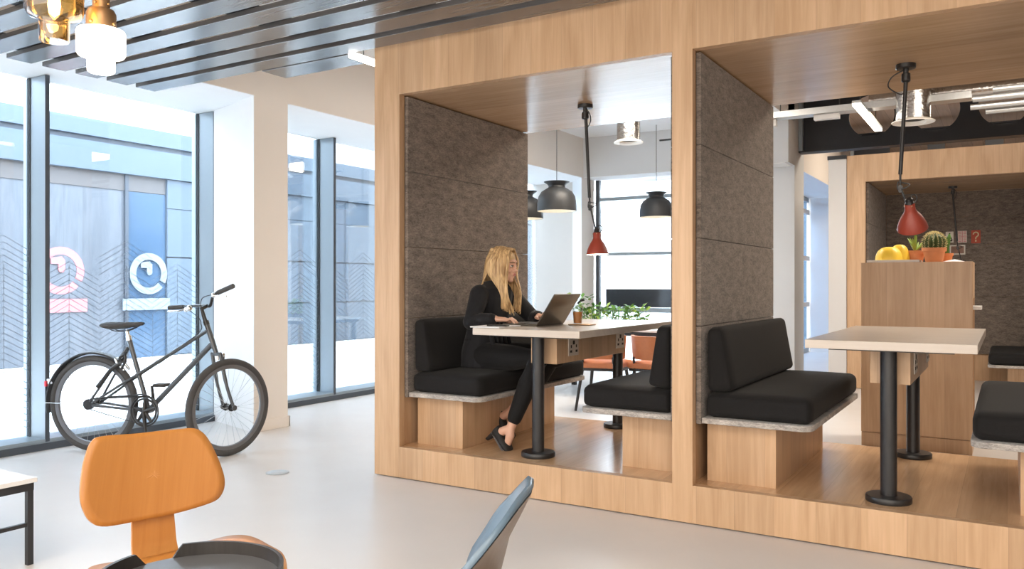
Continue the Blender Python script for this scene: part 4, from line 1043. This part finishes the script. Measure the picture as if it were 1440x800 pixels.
heN, heF = Vector((-2.675, 4.225, 0.288)), Vector((-2.862, 4.55, 0.318))
foot(aN, heN, tN); foot(aF, heF, tF)
person = remesh(body, 'person', skin_m, None, 0.0042, 3)
tag(person, 'blonde woman in black jacket and trousers typing at a laptop in the booth', 'person')
# the face
MB().ell(hp(0.0935, 0, -0.0425), hv(0.0045, 0, 0), hv(0, 0.019, 0), hv(0, 0, 0.0042)).ell(hp(0.0925, 0, -0.0515), hv(0.005, 0, 0), hv(0, 0.016, 0), hv(0, 0, 0.0048)).build('lips', lips_m, person)
for s_ in (-1, 1):
    e_ = MB().ell(hp(0.0765, s_*0.031, 0.006), hv(0.008, 0, 0), hv(0, 0.0145, 0), hv(0, 0, 0.0052)).build('eye', white_in, person)
    MB().ell(hp(0.0815, s_*0.031, 0.005), hv(0.0042, 0, 0), hv(0, 0.006, 0), hv(0, 0, 0.005)).build('iris', eye_m, e_)
    MB().tube([hp(0.080, s_*0.046, 0.0085), hp(0.0860, s_*0.031, 0.0125), hp(0.083, s_*0.017, 0.0085)], 0.0022, 6).build('eyelashes', eye_m, person)
    MB().tube([hp(0.070, s_*0.052, 0.026), hp(0.084, s_*0.036, 0.034), hp(0.0865, s_*0.014, 0.029)], [0.0018, 0.0034, 0.0026], 6).build('eyebrow', brow_m, person)
# hair: a crown and long straight lengths built of strands
hm, nt, b = new_mat('blonde_hair'); setin(b, Roughness=0.38, Specular_IOR_Level=0.5)
tc = N(nt, 'ShaderNodeTexCoord'); mp = N(nt, 'ShaderNodeMapping'); mp.inputs['Scale'].default_value = (90, 90, 5)
nt.links.new(tc.outputs['Object'], mp.inputs[0]); nz = N(nt, 'ShaderNodeTexNoise'); nz.inputs['Scale'].default_value = 1; nz.inputs['Detail'].default_value = 3
nt.links.new(mp.outputs[0], nz.inputs['Vector']); rp = N(nt, 'ShaderNodeValToRGB')
rp.color_ramp.elements[0].position = 0.32; rp.color_ramp.elements[1].position = 0.68
rp.color_ramp.elements[0].color = (0.33, 0.19, 0.08, 1); rp.color_ramp.elements[1].color = (0.80, 0.56, 0.29, 1)
nt.links.new(nz.outputs['Fac'], rp.inputs[0]); nt.links.new(rp.outputs[0], b.inputs['Base Color'])
hair = MB(); rg = random.Random(11)
hell(hair, (-0.020, 0, 0.036), (0.099, 0.080, 0.090))
for side in (-1, 1):
    for i in range(78):
        f = i/77.0                                # 0 at the forehead, 1 at the back of the head
        x0 = 0.066 - 0.15*f; part = -0.012
        zt = 0.118 - 0.010*abs(f-0.4) - (0.03 if f > 0.85 else 0)
        th = R(22 + 158*f)*1.0
        bx = 0.088*math.cos(th) - 0.022; by = side*(0.086+0.004*rg.random())*max(0.25, math.sin(th)**0.7)
        if f < 0.10: bx = 0.072-0.02*f; by = side*(0.070+0.12*f)
        jit = lambda a: rg.uniform(-a, a)
        p0 = hp(x0, part*0.4+side*0.004, zt+jit(0.001))
        p1 = hp(x0*0.85-0.006, side*0.050, 0.096+jit(0.0015))
        p2 = hp(bx*0.95, by*1.0+jit(0.003), 0.035+jit(0.006))
        p3 = hp(bx, by*1.02, -0.05)
        back = f > 0.62
        if not back:
            e = Vector((-2.775 + 0.05*(1-f) - 0.05*f + jit(0.012), 4.53 + side*(0.095-0.055*(1-f)) + jit(0.012), 1.00 + 0.03*rg.random() + 0.05*f))
            m_ = Vector((-2.785 + 0.045*(1-f) - 0.045*f, 4.53 + side*0.085, 1.15))
        else:
            e = Vector((-2.985 + jit(0.01), 4.53 + side*(0.10*(1-(f-0.62)/0.38)) + jit(0.02), 1.02+0.04*rg.random()))
            m_ = Vector((-2.945, 4.53 + side*0.085*(1-(f-0.62)/0.38), 1.17))
            if f < 0.8:
                e = Vector((-2.93+jit(0.02), 4.53+side*0.10+jit(0.01), 1.17+jit(0.015))); m_ = Vector((-2.92, 4.53+side*0.095, 1.215))
        pts = spline([p0, p1, p2, p3, m_, e], 5)
        L = len(pts); rr = [0.0068*(1.0 if k < L*0.6 else 1.0-0.75*(k-L*0.6)/(L*0.4)) for k in range(L)]
        hair.tube(pts, rr, 6)
hair.build('hair', hm, person, angle=80)
# jacket
jk = MB()
jk.loft([((-2.955, 4.53, 0.665), (0.155, 0, 0), (0, 0.205, 0)), ((-2.965, 4.53, 0.76), (0.140, 0, 0), (0, 0.192, 0)), ((-2.955, 4.53, 0.90), (0.118, 0, 0), (0, 0.155, 0)), ((-2.935, 4.53, 1.0), (0.124, 0, 0.01), (0, 0.160, 0)), ((-2.915, 4.53, 1.09), (0.122, 0, 0.02), (0, 0.172, 0)), ((-2.900, 4.53, 1.16), (0.098, 0, 0.02), (0, 0.182, 0)), ((-2.895, 4.53, 1.195), (0.074, 0, 0.015), (0, 0.125, 0)), ((-2.905, 4.53, 1.222), (0.064, 0, 0.01), (0, 0.08, 0))], 28)
for s0, e0, w0 in ((sN, eN, wN), (sF, eF, wF)):
    d = (w0-e0)
    chain(jk, [(s0, 0.066), (s0*0.5+e0*0.5, 0.058), (e0+Vector((-0.005, 0, 0.0)), 0.053), (e0*0.55+w0*0.45, 0.048), (e0+d*0.86, 0.038)])
# folds at the elbow and waist
for (c_, u_, r_) in ((eN+Vector((0.02, 0, 0.045)), Vector((0.05, -0.03, -0.02)), 0.012), (eN+Vector((0.03, -0.01, 0.03)), Vector((0.045, -0.04, -0.04)), 0.010), ((sN+eN)/2+Vector((0.03, -0.03, 0)), Vector((0.02, -0.02, -0.06)), 0.012)):
    chain(jk, [(c_-u_*0.6, r_*0.7), (c_, r_), (c_+u_*0.6, r_*0.6)])
for k in range(5):
    y = 4.37+0.05*k; chain(jk, [((-2.83, y, 0.98), 0.010), ((-2.815, y+0.01, 0.85), 0.016), ((-2.79, y+0.03, 0.72), 0.012)])
jk_o = remesh(jk, 'jacket', jacket_m, person, 0.006, 3)
for w0, e0 in ((wN, eN), (wF, eF)):
    d = (w0-e0); MB().tube([e0+d*0.84, e0+d*0.89], [0.041, 0.039], 24).build('cuff', jacket_m, jk_o)
# trousers
tw = MB()
chain(tw, [(hN, 0.098), (hN*0.4+kN*0.6, 0.080), (kN, 0.066), (kN*0.65+aN*0.35, 0.062), (kN*0.15+aN*0.85, 0.045)])
chain(tw, [(hF, 0.098), (hF*0.4+kF*0.6, 0.080), (kF, 0.066), (kF*0.65+aF*0.35, 0.060), (kF*0.2+aF*0.8, 0.043)])
tw.loft([((-2.965, 4.53, 0.662), (0.13, 0, 0), (0, 0.18, 0)), ((-2.965, 4.53, 0.85), (0.12, 0, 0), (0, 0.17, 0))], 24)
remesh(tw, 'trousers', trouser_m, person, 0.006, 3)
# heeled court shoes
def shoe(a, h, t, name):
    d = (t-h); dh = d.normalized(); sd = dh.cross(Vector((0, 0, 1))).normalized(); up = sd.cross(dh).normalized()
    if up.z < 0: up = -up
    tip = t + dh*0.045
    mb = MB().loft([(h-dh*0.028-up*0.004, sd*0.010, up*0.018), (h-dh*0.024+up*0.010, sd*0.029, up*0.036), (h+dh*0.03, sd*0.031, up*0.026), (h+d*0.55-up*0.006, sd*0.034, up*0.022), (t-up*0.004, sd*0.041, up*0.026), (t+dh*0.03-up*0.008, sd*0.034, up*0.018), (tip-up*0.014, sd*0.012, up*0.007)], 22)
    o = mb.build('shoe', shoe_m, person, angle=80)
    MB().loft([(h-dh*0.03-up*0.022, sd*0.020, up*0.003), (h+d*0.4-up*0.030, sd*0.024, up*0.003), (t-up*0.030, sd*0.038, up*0.003), (tip-up*0.022, sd*0.014, up*0.003)], 18).build('sole', sole_m, o, angle=80)
    hd = (-up*0.9 - dh*0.25).normalized(); b0 = h-dh*0.012-up*0.015
    MB().loft([(b0, dh*0.022, sd*0.022), (b0+hd*0.055, dh*0.014, sd*0.016), (b0+hd*0.075, dh*0.012, sd*0.014)], 16).build('heel', shoe_m, o, angle=80)
shoe(aN, heN, tN, 'near'); shoe(aF, heF, tF, 'far')

# ------------------------------------------------------------------ on the woman's table
TZ = PZ+0.750
lp = thing('laptop', 'open dark laptop in front of the woman', 'laptop', (-2.57, 4.48, TZ))
MB().box(-2.69, -2.445, 4.305, 4.655, TZ+0.0005, TZ+0.014).build('base', laptop_m, lp, bevel=0.003)
kb = MB()
for i in range(14):
    for j in range(5):
        y = 4.33+i*0.0225; x = -2.575+j*0.0235; kb.box(x, x+0.019, y, y+0.0185, TZ+0.0141, TZ+0.0155)
o = kb.build('keys', laptop_k, lp, smooth=False); o['kind'] = 'stuff'
MB().box(-2.675, -2.60, 4.43, 4.53, TZ+0.0141, TZ+0.0146).build('trackpad', dark_grey, lp, smooth=False)
dv = Vector((0.122, 0, 0.186)); nv = Vector((0.186, 0, -0.122)).normalized(); b0 = Vector((-2.446, 4.48, TZ+0.012))
ld = MB().obox(b0+dv*0.5+nv*0.003, dv*0.5, (0, 0.175, 0), nv*0.0035).build('lid', laptop_m, lp, bevel=0.002)
MB().obox(b0+dv*0.52-nv*0.0008, dv*0.44, (0, 0.165, 0), nv*0.0004).build('screen', glass_dk, ld, smooth=False)
MB().cyl((-2.446, 4.33, TZ+0.012), (-2.446, 4.63, TZ+0.012), 0.007, 12).build('hinge', black_metal, lp)
cp = thing('coffee_cup', 'clear cup of iced coffee with black spout lid behind the laptop', 'cup', (-2.30, 4.60, TZ+0.008))
c0 = Vector((-2.315, 4.60, TZ+0.0085))
MB().lathe([(0, 0), (0.027, 0), (0.036, 0.115), (0.0345, 0.115), (0.0255, 0.003), (0, 0.003)], c0, n=32).build('cup_body', cup_m, cp)
MB().lathe([(0, 0.004), (0.0245, 0.004), (0.0305, 0.075), (0, 0.075)], c0, n=32).build('coffee', coffee_m, cp)
MB().lathe([(0.0365, 0.113), (0.038, 0.116), (0.037, 0.122), (0.030, 0.126), (0, 0.126)], c0, n=32).build('lid', cup_m, cp)
MB().tube(spline([c0+Vector((0.0, 0, 0.126)), c0+Vector((0.018, 0.005, 0.145)), c0+Vector((0.040, 0.008, 0.152))]), [0.006]*8+[0.009]*8+[0.010], 12).build('spout', ink, cp)
o = MB().cushion((-2.285, 4.60, TZ+0.0042), (0.075, 0.05, 0.004), 0.0038, 0, 8).build('coaster', brass_d, None, angle=80)
tag(o, 'flat brown coaster under the iced coffee cup', 'coaster')
nb = thing('notebook', 'white notebook under the woman\'s near hand at the table edge', 'notebook', (-2.64, 4.11, TZ))
MB().box(-2.725, -2.52, 4.0, 4.24, TZ+0.0005, TZ+0.007).build('pages', paper_m, nb, bevel=0.001)
MB().box(-2.728, -2.518, 3.998, 4.242, TZ+0.0071, TZ+0.008).build('cover', paper_m, nb, smooth=False)
o = MB().obox((-2.585, 4.09, TZ+0.0125), (0.062, 0.012, 0), (-0.006, 0.028, 0), (0, 0, 0.0042)).build('phone', laptop_k, None, bevel=0.003)
tag(o, 'dark phone lying on the white notebook', 'phone')

# ------------------------------------------------------------------ foreground furniture
# plywood lounge chair, front towards +x of its own frame
pc_ = thing('plywood_chair', 'orange moulded plywood chair in the left foreground', 'chair', (-2.028, 1.514, 0), R(-15))
outl = [(470, 150), (520, 125), (700, 115), (900, 95), (990, 90), (1040, 115), (1080, 180), (1120, 290), (1135, 380), (1110, 450), (1050, 490), (870, 535), (700, 555), (520, 568), (450, 540), (415, 480), (403, 410), (415, 300), (440, 210)]
K = 0.428/732.0
o2 = [Vector(((x-770)*K, -((y+0.11*(x-770))-330)*K, 0)) for x, y in outl]
o2 = spline(o2, 5, closed=True)
XB, ZB = -0.235, 0.613
def back_pt(a, h, off=0.0): return Vector((XB - 0.16*h + 1.0*a*a*0.55 - off, -a*-1.0, ZB + h))
mb = MB(); rings = 9; vs = []; fs = []; n = len(o2)
for r_ in range(rings+1):
    s_ = r_/rings
    for p in o2: vs.append(back_pt(-(-p.x)*s_, p.y*s_))
for r_ in range(rings):
    for k in range(n): fs.append((r_*n+k, r_*n+(k+1) % n, (r_+1)*n+(k+1) % n, (r_+1)*n+k))
o = mb.add(vs, fs).build('backrest', ply_orange, pc_, local=True, angle=80)
so = o.modifiers.new('thick', 'SOLIDIFY'); so.thickness = 0.010; so.offset = 0
# spine: from the back panel down, bending forward beneath the seat
cl = spline([(XB-0.02, 0, 0.66), (XB-0.012, 0, 0.55), (XB+0.002, 0, 0.45), (XB+0.012, 0, 0.39), (XB+0.045, 0, 0.345), (XB+0.11, 0, 0.335), (0.05, 0, 0.338), (0.16, 0, 0.338)], 6)
mb = MB(); vs = []; fs = []
for i, p in enumerate(cl):
    w_ = 0.060 + 0.008*min(1, max(0, (0.55-p.z)/0.2))
    t_ = (cl[min(i+1, len(cl)-1)]-cl[max(i-1, 0)]).normalized(); nn = Vector((-t_.z, 0, t_.x))*0.006
    vs += [p+Vector((0, -w_, 0))-nn, p+Vector((0, w_, 0))-nn, p+Vector((0, w_, 0))+nn, p+Vector((0, -w_, 0))+nn]
for i in range(len(cl)-1):
    for k in range(4): fs.append((i*4+k, i*4+(k+1) % 4, (i+1)*4+(k+1) % 4, (i+1)*4+k))
fs += [(3, 2, 1, 0), tuple((len(cl)-1)*4+k for k in range(4))]
mb.add(vs, fs).build('spine', ply_orange, pc_, local=True)
# seat: saddle-shaped rounded panel
mb = MB(); vs = []; fs = []; n = 64
def seat_pt(a, b_):          # a forward -1..1, b sideways -1..1
    return Vector((0.04+0.225*a, 0.245*b_, 0.362 + 0.040*b_*b_ - 0.055*max(0, a-0.35)**1.6*1.6 + 0.012*max(0, -a)))
for r_ in range(11):
    s_ = r_/10
    for k in range(n):
        t_ = 2*PI*k/n; ca, sa = math.cos(t_), math.sin(t_)
        vs.append(seat_pt(s_*math.copysign(abs(ca)**0.6, ca), s_*math.copysign(abs(sa)**0.6, sa)))
for r_ in range(10):
    for k in range(n): fs.append((r_*n+k, r_*n+(k+1) % n, (r_+1)*n+(k+1) % n, (r_+1)*n+k))
o = mb.add(vs, fs).build('seat', ply_orange, pc_, local=True, angle=80)
so = o.modifiers.new('thick', 'SOLIDIFY'); so.thickness = 0.010; so.offset = 0
for xa, sp_, nm in ((-0.10, 0.21, 'r'), (0.15, 0.23, 'f')):
    for sy in (-1, 1):
        pl_ = spline([(xa, sy*0.02, 0.327), (xa, sy*(sp_-0.10), 0.325), (xa, sy*(sp_-0.03), 0.28), (xa, sy*sp_, 0.12), (xa, sy*(sp_+0.01), 0.0)], 6)
        mb = MB(); vs = []; fs = []
        for i, p in enumerate(pl_):
            t_ = (pl_[min(i+1, len(pl_)-1)]-pl_[max(i-1, 0)]).normalized(); nn = Vector((0, -t_.z, t_.y))*0.006
            vs += [p+Vector((-0.03, 0, 0))-nn, p+Vector((0.03, 0, 0))-nn, p+Vector((0.03, 0, 0))+nn, p+Vector((-0.03, 0, 0))+nn]
        for i in range(len(pl_)-1):
            for k in range(4): fs.append((i*4+k, i*4+(k+1) % 4, (i+1)*4+(k+1) % 4, (i+1)*4+k))
        fs += [(3, 2, 1, 0), tuple((len(pl_)-1)*4+k for k in range(4))]
        mb.add(vs, fs).build('leg', ply_orange, pc_, local=True)

# round black side table with a raised plywood rim open at one place
tc_ = Vector((-1.300, 0.987, 0)); TRr = 0.166; tz0 = 0.634
tt = thing('side_table', 'round black side table with a raised bent plywood rim in the left foreground', 'table', tuple(tc_))
MB().lathe([(0, 0), (TRr-0.004, 0), (TRr-0.002, 0.004), (TRr-0.004, 0.012), (0, 0.012)], tc_+Vector((0, 0, tz0)), n=64).build('tray', tray_in, tt)
def rim(a0, a1, cut0, cut1):
    n = 72; mb = MB(); vs = []; fs = []
    for i in range(n+1):
        f = i/n; a = R(a0+(a1-a0)*f); hgt = 0.033
        e0 = min(1, f*(a1-a0)/cut0) if cut0 else 1; e1 = min(1, (1-f)*(a1-a0)/cut1) if cut1 else 1
        h_ = 0.004+hgt*min(e0, e1)
        for rr, z in ((TRr, -0.006), (TRr, h_), (TRr-0.007, h_), (TRr-0.007, -0.006)): vs.append((tc_.x+rr*math.cos(a), tc_.y+rr*math.sin(a), tz0+z))
    for i in range(n):
        for k in range(4): fs.append((i*4+k, i*4+(k+1) % 4, (i+1)*4+(k+1) % 4, (i+1)*4+k))
    fs += [(3, 2, 1, 0), tuple(n*4+k for k in range(4))]
    mb.add(vs, fs).build('rim', ply_black, tt, local=False)
rim(-48, 157, 0, 8)
rim(172, 290, 10, 14)
MB().cyl(tc_+Vector((0, 0, 0.02)), tc_+Vector((0, 0, tz0)), 0.022, 20).lathe([(0, 0), (0.16, 0), (0.16, 0.008), (0.03, 0.016), (0, 0.016)], tc_, n=40).build('pedestal', black_metal, tt)

# marble topped low table, far left
mt = thing('coffee_table', 'low white topped table with thin dark legs at the left edge', 'table', (-3.58, 1.92, 0))
MB().box(-4.45, -3.565, 1.20, 1.935, 0.352, 0.372).build('tabletop', marble, mt, bevel=0.002)
f_ = MB().box(-4.44, -3.575, 1.90, 1.925, 0.318, 0.3515).box(-4.44, -3.575, 1.21, 1.235, 0.318, 0.3515).box(-3.60, -3.575, 1.235, 1.90, 0.318, 0.3515).box(-4.44, -4.415, 1.235, 1.90, 0.318, 0.3515)
f_.build('frame', black_metal, mt, smooth=False)
for x in (-3.60, -4.44):
    for y in (1.90, 1.21): MB().box(x, x+0.024, y, y+0.024, 0, 0.318).build('leg', black_metal, mt, smooth=False)
for x in (-3.596, -4.436): MB().box(x, x+0.016, 1.235, 1.90, 0.165, 0.181).build('stretcher', black_metal, mt, smooth=False)

# shell chair cut by the bottom edge, facing left
sc0 = Vector((-1.095, 1.225, 0)); hd = math.atan2(-0.52, -0.854) - R(9)
shc = thing('shell_chair', 'blue grey shell chair seen from behind at the bottom edge', 'chair', tuple(sc0), hd)
mb = MB(); vs = []; fs = []; NU, NV = 26, 30
def shell(u, v):             # u -1..1 across, v 0..1 from seat front to top of the back
    if v < 0.45:
        q = v/0.45; x = 0.22-0.42*q; z = 0.452-0.03*math.sin(q*PI*0.8)
        w = 0.215+0.015*q
    else:
        q = (v-0.45)/0.55; x = -0.20-0.06*math.sin(q*1.4)-0.045*q; z = 0.43+0.02*q+0.365*q**1.1
        w = 0.235 - 0.02*q**2
    round_top = max(0, (v-0.84)/0.16); w *= math.sqrt(max(0.02, 1-0.5*round_top**3))
    curl = 0.085*min(1, max(0, (v-0.3)/0.25))*(1-0.95*max(0, (v-0.72)/0.28))
    flare = 0.035*max(0, (v-0.86)/0.14)
    zz = 0.04*u*u*(1-max(0, (v-0.35)/0.2)) if v < 0.55 else 0
    return Vector((x+curl*abs(u)**2.2-flare*(1-0.5*abs(u)), w*u, z+max(0, zz)-0.02*round_top*u*u))
for j in range(NV+1):
    for i in range(NU+1): vs.append(shell(-1+2*i/NU, j/NV))
for j in range(NV):
    for i in range(NU): q = j*(NU+1)+i; fs.append((q, q+1, q+NU+2, q+NU+1))
o = mb.add(vs, fs).build('seat_shell', [shell_blue, ply_brown], shc, local=True, angle=80)
so = o.modifiers.new('thick', 'SOLIDIFY'); so.thickness = 0.011; so.offset = 0; so.material_offset = 0
n_ = len(o.data.polygons)
# outer veneer: a second skin just behind the shell
vs2 = []
for j in range(NV+1):
    for i in range(NU+1):
        u, v = (-1+2*i/NU)*0.985, 0.03+0.955*j/NV
        p = shell(u, v); a = shell(u, min(1, v+0.01))-shell(u, v-0.01); b_ = shell(u+0.02, v)-shell(u-0.02, v); nn = b_.cross(a).normalized()
        if nn.x < 0 and v > 0.5: nn = -nn
        vs2.append(p - nn*0.0075 if v > 0.5 else p - Vector((0, 0, 0.0075)))
MB().add(vs2, fs).build('outer_veneer', ply_brown, shc, local=True, angle=80)
MB().box(-0.345, -0.30, -0.05, 0.05, 0.49, 0.62).box(-0.33, -0.10, -0.04, 0.04, 0.36, 0.40).build('back_bracket', black_metal, shc, local=True, bevel=0.006)
MB().tube(spline([(-0.36, 0.0, 0.63), (-0.385, 0, 0.60), (-0.38, 0, 0.50), (-0.30, 0, 0.40), (-0.10, 0, 0.37)]), 0.016, 12).build('back_bar', chrome, shc, local=True)
MB().cyl((0, 0, 0.05), (0, 0, 0.40), 0.025, 18).build('column', black_metal, shc, local=True)
for k in range(4):
    a = PI/4+k*PI/2; MB().tube([(0, 0, 0.07), (0.24*math.cos(a), 0.24*math.sin(a), 0.015)], [0.02, 0.012], 12).build('leg', black_metal, shc, local=True)

# floor outlet
fo = thing('floor_outlet', 'round grey floor outlet cover set in the pale floor', 'floor outlet', (-3.98, 3.665, 0))
MB().lathe([(0, 0.001), (0.072, 0.001), (0.073, 0.004), (0.058, 0.004), (0.056, 0.0025), (0, 0.0025)], (-3.98, 3.665, 0), n=40).build('cover', zinc, fo)

# glass pendants, top left
pA = thing('pendant_lamp', 'amber glass pendant with a glowing bulb at the top left corner', 'lamp', (-2.62, 1.49, 2.0), group=None)
def at_F(px, py, Fd):
    Rr = (px-720)/F*Fd; c_, s_ = math.cos(TH), math.sin(TH)
    return Vector((Rr*c_-Fd*s_, Rr*s_+Fd*c_, H+(400-py)/F*Fd))
SA, SB = 0.87, 0.82
c0 = Vector((-2.633, 1.482, 1.985))
g = [(0.0, 0.0), (0.050, 0.0), (0.051, 0.004), (0.052, 0.073), (0.056, 0.081), (0.088, 0.092), (0.097, 0.105), (0.099, 0.130), (0.099, 0.27), (0.092, 0.285), (0.055, 0.295), (0.04, 0.30)]
MB().lathe([(r*SA, h*SA) for r, h in g], c0, n=48).build('glass', amber_m, pA)
MB().lathe([(r*SA, h*SA) for r, h in [(0.055, 0.294), (0.057, 0.33), (0.045, 0.335), (0.042, 0.40), (0, 0.40)]], c0, n=32).build('cap', brass_d, pA)
MB().lathe([(r*SA*0.8, 0.03+h*SA) for r, h in [(0, 0.055), (0.022, 0.07), (0.027, 0.10), (0.022, 0.14), (0.010, 0.175), (0.006, 0.20), (0, 0.20)]], c0, n=24).build('bulb', bulb_m, pA)
MB().cyl(c0+Vector((0, 0, 0.195)), c0+Vector((0, 0, 0.26)), 0.010, 12).build('lamp_holder', brass_d, pA)
MB().cyl(c0+Vector((0, 0, 0.348)), (c0.x, c0.y, 3.299), 0.004, 8).build('cord', ink, pA)
c1_ = Vector((-2.656, 1.656, 1.925))
pB = thing('pendant_lamp', 'white opal glass pendant with a brass cap at the top left', 'lamp', tuple(c1_))
g = [(0.0, 0.0), (0.046, 0.0), (0.053, 0.006), (0.054, 0.020), (0.054, 0.058), (0.060, 0.064), (0.088, 0.070), (0.094, 0.080), (0.095, 0.165), (0.090, 0.176), (0.075, 0.182), (0, 0.184)]
MB().lathe([(r*SB, h*SB) for r, h in g], c1_, n=48).build('glass', opal_m, pB)
cp_ = MB().lathe([(r*SB, h*SB) for r, h in [(0.055, 0.176), (0.058, 0.182), (0.058, 0.245), (0.050, 0.262), (0.034, 0.268), (0.033, 0.36), (0, 0.36)]], c1_, n=40).build('cap', brass_d, pB)
for a in (200, 290, 20, 110):
    MB().sph(c1_+Vector((SB*0.060*math.cos(R(a)), SB*0.060*math.sin(R(a)), SB*0.20)), 0.006, 8, 6).build('screw', brass, cp_)
    MB().sph(c1_+Vector((SB*0.034*math.cos(R(a)), SB*0.034*math.sin(R(a)), SB*0.285)), 0.005, 8, 6).build('screw', brass, cp_)
MB().cyl(c1_+Vector((0, 0, 0.295)), (c1_.x, c1_.y, 3.299), 0.004, 8).build('cord', ink, pB)

# ------------------------------------------------------------------ light
wd = bpy.data.worlds.new('sky'); bpy.context.scene.world = wd; wd.use_nodes = True
bg = wd.node_tree.nodes['Background']; bg.inputs[0].default_value = (0.76, 0.87, 1.0, 1); bg.inputs[1].default_value = 11.5
def area(name, loc, rot, sx, sy, p, c):
    l = bpy.data.lights.new(name, 'AREA'); l.shape = 'RECTANGLE'; l.size = sx; l.size_y = sy; l.energy = p; l.color = c
    o = bpy.data.objects.new(name, l); C.objects.link(o); o.location = loc; o.rotation_euler = rot; return o
WARM = (1.0, 0.91, 0.80)
for x in (-3.2, -0.4, 2.4):  # fill lights added over the camera end, without visible fixtures
    area('ceiling_fill_light', (x, -1.2, 3.25), (0, 0, 0), 1.6, 1.6, 40, WARM)
    area('ceiling_fill_light', (x, 0.35, 3.25), (0, 0, 0), 1.6, 0.5, 22, WARM)
for x in (-3.0, 0.5): area('back_room_fill', (x, 7.4, 3.25), (0, 0, 0), 1.6, 1.2, 75, (1, 0.88, 0.74))  # fill added to brighten the back room, no fixture modelled
area('rear_fill_light', (-0.8, -3.4, 1.8), (PI/2, 0, 0), 9.0, 2.4, 195, (1, 0.93, 0.84))  # unseen fill added at the rear wall to light the booth fronts
area('back_room_fill', (-0.2, 12.6, 3.7), (0, 0, 0), 2.5, 1.2, 90, (1, 0.85, 0.68))  # another added fill further back, also without a fixture
def spot_pt(name, loc, p, c, r):
    l = bpy.data.lights.new(name, 'POINT'); l.energy = p; l.color = c; l.shadow_soft_size = r
    o = bpy.data.objects.new(name, l); C.objects.link(o); o.location = loc
spot_pt('arm_lamp_light', (-2.28, 4.82, 1.41), 4, (1, 0.85, 0.65), 0.03)
spot_pt('amber_pendant_light', (-2.62, 1.49, 2.10), 3, (1, 0.75, 0.45), 0.03)
sc = bpy.context.scene
sc.view_settings.view_transform = 'Standard'; sc.view_settings.look = 'None'; sc.view_settings.gamma = 1; sc.view_settings.use_curve_mapping = False
sc.view_settings.exposure = 0.39
sc.cycles.max_bounces = 8; sc.cycles.diffuse_bounces = 5; sc.cycles.glossy_bounces = 4; sc.cycles.transparent_max_bounces = 12; sc.cycles.transmission_bounces = 4
sc.cycles.sample_clamp_indirect = 8; sc.cycles.caustics_reflective = False; sc.cycles.caustics_refractive = False
